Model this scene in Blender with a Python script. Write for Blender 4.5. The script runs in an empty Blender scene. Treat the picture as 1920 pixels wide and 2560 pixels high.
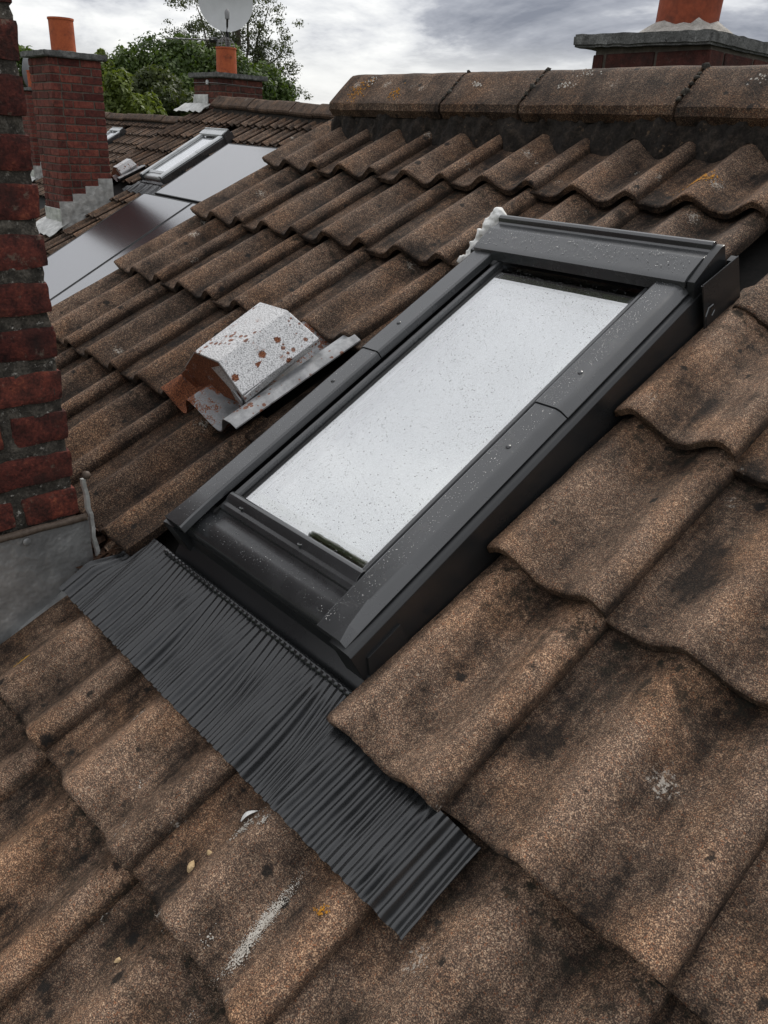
import bpy, bmesh, math, random
import numpy as np
from mathutils import Vector, Matrix, noise as mn

random.seed(7)
S = bpy.context.scene
COL = S.collection
TH = 0.5048629                      # roof pitch
R90 = math.pi / 2

# ------------------------------------------------------------------ camera
cam_d = bpy.data.cameras.new('camera')
cam = bpy.data.objects.new('camera', cam_d)
COL.objects.link(cam)
cam_d.sensor_fit = 'HORIZONTAL'
cam_d.sensor_width = 36.0
cam_d.lens = 36.0 * 2011.4456 / 1920.0
cam_d.clip_start = 0.02
cam_d.clip_end = 3000
Rw = ((0.66311297, 0.74721445, 0.04417876), (0.34178934, -0.249754, -0.90598178), (-0.66592886, 0.61586809, -0.42100505))
cw = (2.28380947, -1.73570073, 0.09246795)
xa, ya, za = [Vector(r) for r in Rw]
cam.matrix_world = Matrix(((xa.x, -ya.x, -za.x, cw[0]), (xa.y, -ya.y, -za.y, cw[1]), (xa.z, -ya.z, -za.z, cw[2]), (0, 0, 0, 1)))
S.camera = cam

# ------------------------------------------------------------------ sky, sun, exposure
SUN_EL, SUN_AZ = math.radians(47), math.radians(-16)      # azimuth measured from +Y towards +X
world = bpy.data.worlds.new('World')
S.world = world
world.use_nodes = True
wt = world.node_tree
for n in list(wt.nodes):
    wt.nodes.remove(n)


class NT:
    """small helper to write node graphs"""
    def __init__(s, nt):
        s.nt = nt

    def n(s, typ, _ins=None, **kw):
        nd = s.nt.nodes.new(typ)
        for k, v in kw.items():
            setattr(nd, k, v)
        for k, v in (_ins or {}).items():
            s.put(nd.inputs[k], v)
        return nd

    def put(s, sock, v):
        if isinstance(v, bpy.types.NodeSocket):
            s.nt.links.new(v, sock)
        elif isinstance(v, (tuple, list)) and len(v) == 3 and sock.type == 'RGBA':
            sock.default_value = (*v, 1)
        else:
            sock.default_value = v

    def math(s, op, a, b=0.0, c=0.0, clamp=False):
        nd = s.n('ShaderNodeMath', {0: a, 1: b, 2: c}, operation=op, use_clamp=clamp)
        return nd.outputs[0]

    def vmath(s, op, a, b=(0, 0, 0)):
        nd = s.n('ShaderNodeVectorMath', {0: a, 1: b}, operation=op)
        return nd.outputs[0]

    def noise(s, vec, scale, detail=2.0, rough=0.5, dist=0.0):
        nd = s.n('ShaderNodeTexNoise', {'Vector': vec, 'Scale': scale, 'Detail': detail, 'Roughness': rough, 'Distortion': dist})
        return nd.outputs[0]

    def ramp(s, fac, stops, interp='LINEAR'):
        nd = s.n('ShaderNodeValToRGB', {0: fac})
        cr = nd.color_ramp
        cr.interpolation = interp
        while len(cr.elements) < len(stops):
            cr.elements.new(0.5)
        for e, (p, c) in zip(cr.elements, stops):
            e.position = p
            if not isinstance(c, (tuple, list)):
                c = (c, c, c)
            e.color = (*c, 1) if len(c) == 3 else c
        return nd.outputs[0]

    def mix(s, fac, a, b, blend='MIX'):
        nd = s.n('ShaderNodeMix', data_type='RGBA', blend_type=blend)
        s.put(nd.inputs[0], fac)
        s.put(nd.inputs[6], a)
        s.put(nd.inputs[7], b)
        return nd.outputs[2]

    def maprange(s, v, a, b, c=0.0, d=1.0, smooth=False):
        nd = s.n('ShaderNodeMapRange', {0: v, 1: a, 2: b, 3: c, 4: d})
        if smooth:
            nd.interpolation_type = 'SMOOTHSTEP'
        return nd.outputs[0]


w = NT(wt)
SKYX, SKYY = 5.5, 2.0
tc = w.n('ShaderNodeTexCoord').outputs['Generated']
sep = w.n('ShaderNodeSeparateXYZ', {0: tc})
zz = w.math('ADD', w.math('MAXIMUM', sep.outputs[2], 0.0), 0.16)
px = w.math('DIVIDE', sep.outputs[0], zz)
py = w.math('DIVIDE', sep.outputs[1], zz)
pv = w.n('ShaderNodeCombineXYZ', {0: px, 1: py, 2: 0.37}).outputs[0]
n1 = w.noise(w.vmath('ADD', pv, (SKYX, SKYY, 0)), 0.75, 7, 0.6, 0.4)
n2 = w.noise(w.vmath('ADD', pv, (31.3, 7.7, 2.0)), 1.5, 6, 0.6)
cl = w.math('ADD', w.math('MULTIPLY', n1, 0.72), w.math('MULTIPLY', n2, 0.28))
cloud = w.ramp(cl, [(0.42, (0.22, 0.235, 0.29)), (0.485, (0.42, 0.435, 0.49)), (0.535, (0.76, 0.77, 0.80)), (0.60, (1.04, 1.04, 1.03))])
low = w.maprange(sep.outputs[2], 0.05, 0.105, 1.0, 0.0, True)
cloud = w.mix(w.math('MULTIPLY', low, 0.75), cloud, (1.02, 1.02, 1.0))
high = w.maprange(sep.outputs[2], 0.18, 0.42, 0.0, 0.54, True)
cloud = w.mix(high, cloud, (1.62, 1.63, 1.65))
sky = w.n('ShaderNodeTexSky', sky_type='NISHITA', sun_disc=False)
sky.sun_elevation = SUN_EL
sky.sun_rotation = SUN_AZ
bg_sky = w.n('ShaderNodeBackground', {0: sky.outputs[0], 1: 0.10})
bg_cl = w.n('ShaderNodeBackground', {0: cloud, 1: 1.0})
mixs = w.n('ShaderNodeMixShader', {0: 0.93, 1: bg_sky.outputs[0], 2: bg_cl.outputs[0]})
out = w.n('ShaderNodeOutputWorld', {0: mixs.outputs[0]})

sun_d = bpy.data.lights.new('sun', 'SUN')
sun = bpy.data.objects.new('sun', sun_d)
COL.objects.link(sun)
sun_d.energy = 2.6
sun_d.angle = math.radians(16)
sun_d.color = (1.0, 0.95, 0.88)
sdir = Vector((math.sin(SUN_AZ) * math.cos(SUN_EL), math.cos(SUN_AZ) * math.cos(SUN_EL), math.sin(SUN_EL)))
sun.rotation_mode = 'QUATERNION'
sun.rotation_quaternion = sdir.to_track_quat('Z', 'Y')
sun.location = (-6, 6, 12)

S.view_settings.view_transform = 'Standard'
S.view_settings.look = 'None'
S.view_settings.exposure = 0.0
S.view_settings.gamma = 1.0
S.view_settings.use_curve_mapping = False
S.render.engine = 'CYCLES'
S.cycles.max_bounces = 6
S.cycles.diffuse_bounces = 3
S.cycles.glossy_bounces = 4
S.cycles.transparent_max_bounces = 8


# ------------------------------------------------------------------ materials
MATS = {}


def mat(name):
    m = bpy.data.materials.new(name)
    m.use_nodes = True
    nt = m.node_tree
    for n in list(nt.nodes):
        nt.nodes.remove(n)
    g = NT(nt)
    MATS[name] = m
    return m, g


def finish(g, base, rough=0.9, bump=None, bstr=0.5, bdist=0.002, metallic=0.0, **ins):
    p = g.n('ShaderNodeBsdfPrincipled')
    g.put(p.inputs['Base Color'], base)
    g.put(p.inputs['Roughness'], rough)
    g.put(p.inputs['Metallic'], metallic)
    for k, v in ins.items():
        g.put(p.inputs[k], v)
    if bump is not None:
        b = g.n('ShaderNodeBump', {'Strength': bstr, 'Distance': bdist, 'Height': bump})
        g.nt.links.new(b.outputs[0], p.inputs['Normal'])
    g.n('ShaderNodeOutputMaterial', {0: p.outputs[0]})
    return p


def objcoord(g, rnd=True):
    t = g.n('ShaderNodeTexCoord').outputs['Object']
    if not rnd:
        return t, t
    r = g.n('ShaderNodeObjectInfo').outputs['Random']
    o = g.n('ShaderNodeCombineXYZ', {0: g.math('MULTIPLY', r, 37.0), 1: g.math('MULTIPLY', r, 91.0), 2: g.math('MULTIPLY', r, 13.0)}).outputs[0]
    return t, g.vmath('ADD', t, o)


def tile_material(name, gain=1.0, warm=1.0, fine=560.0, tile=True):
    m, g = mat(name)
    t, p = objcoord(g)
    rnd = g.n('ShaderNodeObjectInfo').outputs['Random']
    st = g.vmath('MULTIPLY', p, (20.0, 3.5, 6.0))
    big = g.noise(p, 11.0, 4, 0.6)
    strk = g.math('ADD', g.math('MULTIPLY', g.noise(st, 1.0, 3, 0.6), 0.6), g.math('MULTIPLY', g.noise(g.vmath('MULTIPLY', p, (85.0, 7.0, 20.0)), 1.0, 3, 0.65), 0.4))
    mid = g.noise(p, 75.0, 3, 0.6)
    gr = g.math('ADD', g.math('MULTIPLY', g.noise(p, fine, 1, 0.5), 0.72), g.math('MULTIPLY', g.noise(g.vmath('ADD', p, (7, 3, 1)), 170.0, 2, 0.6), 0.28))
    gr2 = g.noise(g.vmath('ADD', p, (3.1, 1.7, 5.2)), fine * 0.55, 1, 0.5)
    gc = g.ramp(gr, [(0.30, (0.022, 0.016, 0.013)), (0.44, (0.050, 0.034, 0.026)), (0.55, (0.112 * gain, 0.072 * gain, 0.050 * gain)), (0.63, (0.26 * gain, 0.17 * gain, 0.11 * gain)), (0.74, (0.40, 0.31, 0.22))])
    pale = g.ramp(gr2, [(0.62, 0.0), (0.72, 0.55)])
    gc = g.mix(pale, gc, (0.36, 0.27, 0.19))
    rust = g.ramp(gr2, [(0.27, 0.7), (0.36, 0.0)])
    gc = g.mix(rust, gc, (0.17, 0.065, 0.028))
    gc = g.mix(0.06, gc, (0.105, 0.070, 0.047))
    # paler on the crests, darker in the troughs, weathering streaks running down the slope
    z = g.n('ShaderNodeSeparateXYZ', {0: t})
    hh = g.math('ADD', z.outputs[2], g.math('MULTIPLY', z.outputs[1], 0.093))
    crest = g.maprange(hh, -0.022, 0.016, 0.0, 1.0) if tile else 0.5
    f = g.math('ADD', g.math('MULTIPLY', big, 0.75), g.math('MULTIPLY', strk, 0.75))
    f = g.math('ADD', f, g.math('MULTIPLY', crest, 0.22))
    f = g.math('ADD', f, g.math('MULTIPLY', mid, 0.25))
    fac = g.maprange(f, 0.76, 1.16, 0.16 * warm, 1.75 * warm)
    fac = g.math('MULTIPLY', fac, g.maprange(rnd, 0.0, 1.0, 0.82, 1.15))
    facc = g.n('ShaderNodeCombineXYZ', {0: fac, 1: fac, 2: fac}).outputs[0]
    col = g.mix(1.0, gc, facc, 'MULTIPLY')
    tan = g.ramp(g.noise(p, 6.0, 3, 0.6), [(0.45, 0.0), (0.68, 0.45)])
    col = g.mix(tan, col, g.mix(1.0, col, (1.45, 1.12, 0.78), 'MULTIPLY'))
    edge = g.maprange(z.outputs[1], -0.004, 0.005, 0.45, 1.0) if tile else 1.0  # moss plus painted shade darken the front edge
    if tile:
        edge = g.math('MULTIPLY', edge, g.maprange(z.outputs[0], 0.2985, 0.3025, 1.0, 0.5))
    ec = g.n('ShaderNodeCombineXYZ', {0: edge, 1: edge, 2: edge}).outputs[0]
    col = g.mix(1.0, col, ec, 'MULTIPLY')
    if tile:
        lap = g.math('MULTIPLY', g.maprange(z.outputs[1], 0.20, 0.325, 0.0, 1.0), g.ramp(g.noise(g.vmath('ADD', p, (3, 3, 8)), 42.0, 6, 0.75), [(0.50, 0.0), (0.60, 0.9)]))  # moss clumps near the overlap, also painting in the shade there
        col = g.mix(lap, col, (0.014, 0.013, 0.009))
    # black moss spots
    v = g.n('ShaderNodeTexVoronoi', {'Vector': p, 'Scale': 24.0, 'Randomness': 1.0})
    vs = g.n('ShaderNodeSeparateColor', {0: v.outputs['Color']})
    rad = g.maprange(vs.outputs[0], 0.35, 1.0, -0.05, 0.25)
    wob = g.math('MULTIPLY', g.math('SUBTRACT', g.noise(p, 150.0, 4, 0.7), 0.5), 0.40)
    d = g.math('ADD', v.outputs['Distance'], wob)
    spot = g.maprange(g.math('SUBTRACT', rad, d), -0.03, 0.06, 0.0, 0.9)
    col = g.mix(spot, col, (0.010, 0.009, 0.008))
    # white lichen flecks
    wv = g.n('ShaderNodeTexVoronoi', {'Vector': g.vmath('ADD', p, (5.5, 2.2, 0)), 'Scale': 9.0, 'Randomness': 1.0})
    ws = g.n('ShaderNodeSeparateColor', {0: wv.outputs['Color']})
    wr = g.maprange(ws.outputs[1], 0.45, 1.0, -0.1, 0.13)
    wd = g.math('ADD', wv.outputs['Distance'], g.math('MULTIPLY', g.math('SUBTRACT', g.noise(p, 190.0, 4, 0.75), 0.5), 1.1))
    wf = g.maprange(g.math('SUBTRACT', wr, wd), -0.02, 0.10, 0.0, 0.62)
    col = g.mix(wf, col, (0.50, 0.46, 0.40))
    h = g.math('ADD', g.math('MULTIPLY', gr, 0.7), g.math('MULTIPLY', mid, 0.5))
    finish(g, col, 0.9, h, 0.65, 0.003, **{'Specular IOR Level': 0.25})
    return m


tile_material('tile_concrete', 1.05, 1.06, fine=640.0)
tile_material('tile_shaded', 1.25, 0.60, fine=430.0)  # darker copy for the upper courses, dimmer light painted into the colour
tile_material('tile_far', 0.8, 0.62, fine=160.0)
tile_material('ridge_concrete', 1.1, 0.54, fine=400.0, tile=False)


def rough_material(name, stops, scale, bscale, bstr=0.6, bdist=0.004, rough=0.92, rnd=True, fleck=None, fscale=60.0, fpos=(0.62, 0.7)):
    m, g = mat(name)
    t, p = objcoord(g, rnd)
    a = g.noise(p, scale, 5, 0.62)
    b = g.noise(p, bscale, 3, 0.6)
    f = g.math('ADD', g.math('MULTIPLY', a, 0.6), g.math('MULTIPLY', b, 0.4))
    col = g.ramp(f, stops)
    if fleck:
        fl = g.ramp(g.noise(g.vmath('ADD', p, (9, 4, 2)), fscale, 4, 0.7), [(fpos[0], 0.0), (fpos[1], 0.85)])
        col = g.mix(fl, col, fleck)
    finish(g, col, rough, f, bstr, bdist, **{'Specular IOR Level': 0.3})
    return m


rough_material('mortar_dark', [(0.32, (0.012, 0.011, 0.009)), (0.5, (0.045, 0.04, 0.033)), (0.68, (0.13, 0.115, 0.095))], 40, 220, 0.9, 0.008, rnd=False, fleck=(0.42, 0.40, 0.36), fscale=90, fpos=(0.60, 0.70))
rough_material('mortar_bed', [(0.32, (0.006, 0.005, 0.004)), (0.5, (0.018, 0.0145, 0.012)), (0.7, (0.060, 0.045, 0.034))], 30, 150, 0.9, 0.008, rnd=False, fleck=(0.12, 0.08, 0.05), fscale=40)
rough_material('mortar_grey', [(0.3, (0.040, 0.034, 0.028)), (0.7, (0.13, 0.11, 0.088))], 30, 90, 0.5, 0.004, rnd=False)
rough_material('cement_pale', [(0.3, (0.16, 0.15, 0.135)), (0.5, (0.32, 0.30, 0.27)), (0.7, (0.52, 0.49, 0.45))], 35, 160, 0.9, 0.008, rnd=False, fleck=(0.1, 0.09, 0.08), fscale=120)
rough_material('cap_concrete', [(0.32, (0.035, 0.035, 0.033)), (0.5, (0.105, 0.105, 0.10)), (0.68, (0.24, 0.24, 0.23))], 22, 170, 0.8, 0.006, fleck=(0.012, 0.012, 0.012), fscale=55, fpos=(0.6, 0.66))
rough_material('terracotta', [(0.3, (0.25, 0.055, 0.022)), (0.55, (0.38, 0.09, 0.032)), (0.72, (0.44, 0.12, 0.045))], 12, 60, 0.2, 0.003, rough=0.75, fleck=(0.10, 0.032, 0.018), fscale=9, fpos=(0.54, 0.72))
rough_material('terracotta_dull', [(0.3, (0.16, 0.035, 0.016)), (0.55, (0.27, 0.062, 0.028)), (0.72, (0.33, 0.085, 0.04))], 12, 60, 0.2, 0.003, rough=0.8, fleck=(0.09, 0.028, 0.018), fscale=9, fpos=(0.52, 0.72))
rough_material('felt', [(0.3, (0.006, 0.006, 0.006)), (0.7, (0.02, 0.018, 0.016))], 30, 100, 0.4, 0.003, rnd=False)
rough_material('debris_dark', [(0.35, (0.010, 0.006, 0.004)), (0.55, (0.045, 0.022, 0.012)), (0.7, (0.10, 0.05, 0.025))], 40, 200, 0.9, 0.006, rnd=False)
rough_material('wall_render', [(0.3, (0.20, 0.17, 0.14)), (0.7, (0.33, 0.29, 0.25))], 5, 40, 0.3, 0.004, rnd=False)
rough_material('bark', [(0.3, (0.03, 0.024, 0.018)), (0.7, (0.10, 0.085, 0.065))], 6, 30, 0.6, 0.02, rnd=False)
rough_material('ground_grass', [(0.3, (0.025, 0.045, 0.012)), (0.7, (0.06, 0.085, 0.025))], 0.2, 2.0, 0.3, 0.05, rnd=False)
rough_material('stone_tan', [(0.3, (0.30, 0.20, 0.10)), (0.7, (0.62, 0.46, 0.27))], 60, 300, 0.5, 0.002)
rough_material('lichen_orange', [(0.3, (0.22, 0.085, 0.008)), (0.7, (0.55, 0.25, 0.02))], 150, 500, 0.8, 0.003)
rough_material('lichen_yellow', [(0.3, (0.30, 0.15, 0.01)), (0.7, (0.62, 0.36, 0.03))], 150, 500, 0.8, 0.003)
rough_material('dropping_white', [(0.3, (0.27, 0.24, 0.20)), (0.7, (0.56, 0.53, 0.48))], 90, 400, 0.6, 0.002)
rough_material('foam_white', [(0.3, (0.62, 0.61, 0.58)), (0.7, (0.82, 0.82, 0.80))], 60, 200, 0.5, 0.004)
rough_material('sealant_brown', [(0.3, (0.05, 0.035, 0.026)), (0.7, (0.12, 0.09, 0.068))], 40, 160, 0.3, 0.003, rough=0.6)


def brick_material(name, stops, grey=0.0):
    m, g = mat(name)
    t, p = objcoord(g)
    rnd = g.n('ShaderNodeObjectInfo').outputs['Random']
    a = g.noise(p, 28, 5, 0.65)
    b = g.noise(p, 190, 3, 0.6)
    f = g.math('ADD', g.math('MULTIPLY', a, 0.65), g.math('MULTIPLY', b, 0.35))
    col = g.ramp(f, stops)
    k = g.math('FRACT', g.math('MULTIPLY', rnd, 7.31))
    tint = g.ramp(k, [(0.0, (0.50, 0.42, 0.45)), (0.3, (0.85, 0.8, 0.8)), (0.6, (1.05, 1.0, 1.0)), (1.0, (1.3, 1.2, 1.1))])
    col = g.mix(1.0, col, tint, 'MULTIPLY')
    soot = g.ramp(g.noise(g.vmath('ADD', p, (4, 8, 1)), 14, 4, 0.6), [(0.48, 0.0), (0.70, 0.75)])
    col = g.mix(soot, col, (0.022, 0.015, 0.013))
    if grey:
        gl = g.ramp(g.noise(g.vmath('ADD', p, (14, 3, 6)), 45, 5, 0.7), [(0.60, 0.0), (0.68, grey)])
        col = g.mix(gl, col, (0.15, 0.125, 0.095))
    finish(g, col, 0.9, f, 0.9, 0.006, **{'Specular IOR Level': 0.25})


brick_material('brick_near', [(0.35, (0.020, 0.009, 0.008)), (0.46, (0.066, 0.021, 0.017)), (0.56, (0.130, 0.036, 0.026)), (0.68, (0.27, 0.088, 0.050))], 0.6)
brick_material('brick_far', [(0.32, (0.060, 0.020, 0.017)), (0.5, (0.125, 0.036, 0.028)), (0.68, (0.21, 0.075, 0.052))], 0.45)
brick_material('brick_brown', [(0.32, (0.035, 0.014, 0.011)), (0.5, (0.085, 0.030, 0.022)), (0.68, (0.15, 0.060, 0.045))], 0.2)


def metal_material(name, base, rough, metallic, var=0.25, bscale=8.0, bstr=0.15, bdist=0.004, **ins):
    m, g = mat(name)
    t, p = objcoord(g, False)
    a = g.noise(p, bscale, 4, 0.6)
    col = g.mix(g.ramp(a, [(0.35, 0.0), (0.65, 1.0)]), tuple(c * (1 - var) for c in base), tuple(c * (1 + var) for c in base))
    r = g.maprange(g.noise(g.vmath('ADD', p, (2, 5, 8)), bscale * 1.7, 4, 0.6), 0.3, 0.7, rough * 0.8, rough * 1.25)
    finish(g, col, r, a, bstr, bdist, metallic, **ins)


metal_material('aluminium_dark', (0.030, 0.0315, 0.033), 0.25, 0.0, 0.16, 9.0, 0.03, 0.002, **{'Specular IOR Level': 1.0})
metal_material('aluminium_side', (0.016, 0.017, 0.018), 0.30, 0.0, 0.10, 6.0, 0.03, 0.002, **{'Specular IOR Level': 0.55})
metal_material('aluminium_far', (0.42, 0.43, 0.43), 0.25, 0.5, 0.10, 6.0, 0.03, 0.002, **{'Specular IOR Level': 0.7})  # pale base colour stands in for sky reflected by the far frames
metal_material('rubber_black', (0.009, 0.009, 0.009), 0.5, 0.0, 0.1)
metal_material('apron_black', (0.015, 0.016, 0.017), 0.27, 0.0, 0.12, 30.0, 0.10, 0.002, **{'Specular IOR Level': 0.8})
metal_material('lead_sheet', (0.27, 0.27, 0.265), 0.34, 0.45, 0.40, 9.0, 0.6, 0.025)
metal_material('lead_bright', (0.42, 0.42, 0.40), 0.42, 0.4, 0.25, 14.0, 0.5, 0.02)
metal_material('dish_grey', (0.46, 0.47, 0.47), 0.5, 0.0, 0.06, 5.0, 0.02, 0.002)
metal_material('dish_back', (0.16, 0.17, 0.18), 0.6, 0.0, 0.1)
metal_material('steel_dull', (0.20, 0.20, 0.20), 0.5, 0.5, 0.2)
metal_material('cable_black', (0.012, 0.012, 0.012), 0.5, 0.0, 0.1)
metal_material('strip_olive', (0.22, 0.27, 0.13), 0.6, 0.0, 0.2)
metal_material('spacer_pale', (0.62, 0.62, 0.63), 0.5, 0.0, 0.05)


def galvanised(name, rust_amt, gain=1.0, side=0.0, flat=False):
    m, g = mat(name)
    t, p = objcoord(g, False)
    a = g.noise(p, 30, 5, 0.65)
    fine = g.noise(p, 330, 2, 0.6)
    base = g.ramp(fine, [(0.32, (0.20 * gain,) * 3), (0.42, (0.52 * gain,) * 3), (0.58, (0.82 * gain,) * 3)])
    rn = g.math('ADD', g.math('MULTIPLY', a, 0.7), g.math('MULTIPLY', fine, 0.3))
    if side:
        xs = g.n('ShaderNodeSeparateXYZ', {0: t}).outputs[0]
        rn = g.math('ADD', rn, g.maprange(xs, 0.62, 0.86, side, -side))
    if flat:
        base = g.ramp(a, [(0.35, (0.20, 0.205, 0.21)), (0.65, (0.40, 0.405, 0.41))])
    # rust gathers on the faces turned down and inward
    r1 = g.ramp(rn, [(0.60 - rust_amt, 0.0), (0.66 - rust_amt, 1.0)])
    v = g.n('ShaderNodeTexVoronoi', {'Vector': p, 'Scale': 26.0, 'Randomness': 1.0})
    vs = g.n('ShaderNodeSeparateColor', {0: v.outputs['Color']})
    sp = g.maprange(g.math('SUBTRACT', g.maprange(vs.outputs[0], 0.50, 1.0, -0.1, 0.33), g.math('ADD', v.outputs['Distance'], g.math('MULTIPLY', g.math('SUBTRACT', fine, 0.5), 0.25))), 0.0, 0.06)
    v2 = g.n('ShaderNodeTexVoronoi', {'Vector': g.vmath('ADD', p, (1.7, 0.4, 0.9)), 'Scale': 75.0, 'Randomness': 1.0})
    v2s = g.n('ShaderNodeSeparateColor', {0: v2.outputs['Color']})
    patch = g.maprange(g.noise(g.vmath('ADD', p, (0.8, 0.3, 0.1)), 11.0, 2, 0.5), 0.44, 0.62, -0.15, 0.30)
    sp2 = g.maprange(g.math('SUBTRACT', g.math('MULTIPLY', patch, v2s.outputs[0]), g.math('MULTIPLY', v2.outputs['Distance'], 0.6)), -0.04, 0.02, 0.0, 0.9)
    rr = g.math('MAXIMUM', r1, g.math('MAXIMUM', sp, sp2))
    rc = g.ramp(fine, [(0.35, (0.055, 0.018, 0.008)), (0.55, (0.20, 0.062, 0.022)), (0.7, (0.34, 0.13, 0.055))])
    col = g.mix(rr, base, rc)
    finish(g, col, g.maprange(rr, 0, 1, 0.42, 0.85), fine, 0.3, 0.002, g.maprange(rr, 0, 1, 0.25, 0.0))


galvanised('galvanised', 0.0, 0.82)
galvanised('galvanised_rusty', 0.13, 0.6, 0.15, True)
galvanised('galvanised_brown', 0.26, 0.5)


def glass_material(name, fmin, fmax, tint):
    m, g = mat(name)
    lw = g.n('ShaderNodeLayerWeight', {0: 0.35}).outputs['Facing']
    f = g.maprange(lw, 0.0, 0.9, fmin, fmax)
    gl = g.n('ShaderNodeBsdfGlossy', {0: (0.97, 0.975, 0.98), 1: 0.012})
    tr = g.n('ShaderNodeBsdfTransparent', {0: tint})
    mx = g.n('ShaderNodeMixShader', {0: f, 1: tr.outputs[0], 2: gl.outputs[0]})
    g.n('ShaderNodeOutputMaterial', {0: mx.outputs[0]})


glass_material('glass_pane', 0.28, 0.84, (0.84, 0.85, 0.84))
glass_material('glass_inner', 0.55, 0.94, (0.72, 0.76, 0.72))

m, g = mat('panel_glass')
t, p = objcoord(g, False)
spk = g.noise(p, 90, 3, 0.6)
finish(g, (0.010, 0.010, 0.013), g.maprange(spk, 0.3, 0.7, 0.15, 0.22), None, IOR=1.9, **{'Specular IOR Level': 1.0, 'Coat Weight': 0.8, 'Coat Roughness': 0.2, 'Coat IOR': 1.8})
m, g = mat('raindrop')
finish(g, (0.20, 0.20, 0.20), 0.08, None, **{'Specular IOR Level': 1.0})
m, g = mat('raindrop_glass')
finish(g, (0.17, 0.175, 0.175), 0.12, None, **{'Specular IOR Level': 0.3})


def leaf_material(name, dark, lite, sc=0.7):
    m, g = mat(name)
    pos = g.n('ShaderNodeNewGeometry').outputs['Position']
    a = g.noise(pos, sc, 3, 0.6)
    b = g.noise(pos, 9.0, 2, 0.6)
    f = g.math('ADD', g.math('MULTIPLY', a, 0.6), g.math('MULTIPLY', b, 0.4))
    col = g.ramp(f, [(0.36, dark), (0.64, lite)])
    df = g.n('ShaderNodeBsdfPrincipled', {'Base Color': col, 'Roughness': 0.6})
    tl = g.n('ShaderNodeBsdfTranslucent', {0: g.mix(1.0, col, (1.5, 1.5, 0.7), 'MULTIPLY')})
    mx = g.n('ShaderNodeMixShader', {0: 0.35, 1: df.outputs[0], 2: tl.outputs[0]})
    g.n('ShaderNodeOutputMaterial', {0: mx.outputs[0]})


leaf_material('leaf_green', (0.022, 0.044, 0.009), (0.095, 0.145, 0.026))
leaf_material('leaf_olive', (0.030, 0.045, 0.010), (0.075, 0.095, 0.022))
leaf_material('leaf_lime', (0.050, 0.075, 0.012), (0.15, 0.19, 0.030))
leaf_material('leaf_grey', (0.030, 0.042, 0.016), (0.080, 0.095, 0.040))

# ------------------------------------------------------------------ builders
WM = {}
WNM = set()


def tag(o, label=None, cat=None, group=None, kind=None):
    for k, v in (('label', label), ('category', cat), ('group', group), ('kind', kind)):
        if v:
            o[k] = v
    return o


def place(o, parent, W):
    COL.objects.link(o)
    WM[o.name] = W.copy()
    if parent is not None:
        o.parent = parent
        o.matrix_basis = WM[parent.name].inverted() @ W
    else:
        o.matrix_basis = W
    return o


def empty(name, W):
    o = bpy.data.objects.new(name, None)
    o.empty_display_size = 0.1
    return place(o, None, W)


def new_mesh(name, verts, faces, m, smooth=True, angle=38):
    me = bpy.data.meshes.new(name)
    me.from_pydata([tuple(v) for v in verts], [], [tuple(f) for f in faces])
    me.update()
    if smooth:
        me.shade_smooth()
        if angle < 180:
            me.set_sharp_from_angle(angle=math.radians(angle))
    if m:
        me.materials.append(MATS[m])
    return me


def add(name, me, parent, W):
    o = place(bpy.data.objects.new(name, me), parent, W)
    if me.name in WNM:
        md = o.modifiers.new('weighted', 'WEIGHTED_NORMAL')
        md.keep_sharp = True
        md.weight = 90
    return o


def fix_normals(verts, faces, bevel=0.0, seg=2, m=None, name='mesh', smooth=True, angle=38):
    bm = bmesh.new()
    vs = [bm.verts.new(v) for v in verts]
    for f in faces:
        try:
            bm.faces.new([vs[i] for i in f])
        except ValueError:
            pass
    bmesh.ops.recalc_face_normals(bm, faces=bm.faces)
    if bevel > 0:
        es = [e for e in bm.edges if e.is_manifold and e.calc_face_angle(0) > math.radians(25)]
        bmesh.ops.bevel(bm, geom=es, offset=bevel, segments=seg, affect='EDGES', profile=0.6, clamp_overlap=True)
    me = bpy.data.meshes.new(name)
    bm.to_mesh(me)
    bm.free()
    if smooth:
        me.shade_smooth()
        me.set_sharp_from_angle(angle=math.radians(angle))
    if m:
        me.materials.append(MATS[m])
    if bevel > 0:
        WNM.add(me.name)
    return me


def box_vf(x0, x1, y0, y1, z0, z1):
    v = [(x, y, z) for x in (x0, x1) for y in (y0, y1) for z in (z0, z1)]
    f = [(0, 1, 3, 2), (4, 6, 7, 5), (0, 4, 5, 1), (2, 3, 7, 6), (0, 2, 6, 4), (1, 5, 7, 3)]
    return v, f


def join_vf(parts):
    V, F = [], []
    for v, f in parts:
        b = len(V)
        V += list(v)
        F += [tuple(i + b for i in q) for q in f]
    return V, F


def box(name, b, m, parent, W, bevel=0.002):
    v, f = box_vf(*b)
    return add(name, fix_normals(v, f, bevel, 2, m, name), parent, W)


def prism_vf(poly, a0, a1, axis):
    """poly in (u,h) extruded along v (axis 'v'), or in (v,h) extruded along u (axis 'u')"""
    n = len(poly)
    if axis == 'v':
        V = [(p[0], a0, p[1]) for p in poly] + [(p[0], a1, p[1]) for p in poly]
    else:
        V = [(a0, p[0], p[1]) for p in poly] + [(a1, p[0], p[1]) for p in poly]
    F = [tuple(range(n)), tuple(range(2 * n - 1, n - 1, -1))]
    F += [(i, (i + 1) % n, n + (i + 1) % n, n + i) for i in range(n)]
    return V, F


def prism(name, poly, a0, a1, axis, m, parent, W, bevel=0.0012):
    v, f = prism_vf(poly, a0, a1, axis)
    return add(name, fix_normals(v, f, bevel, 2, m, name), parent, W)


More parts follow.
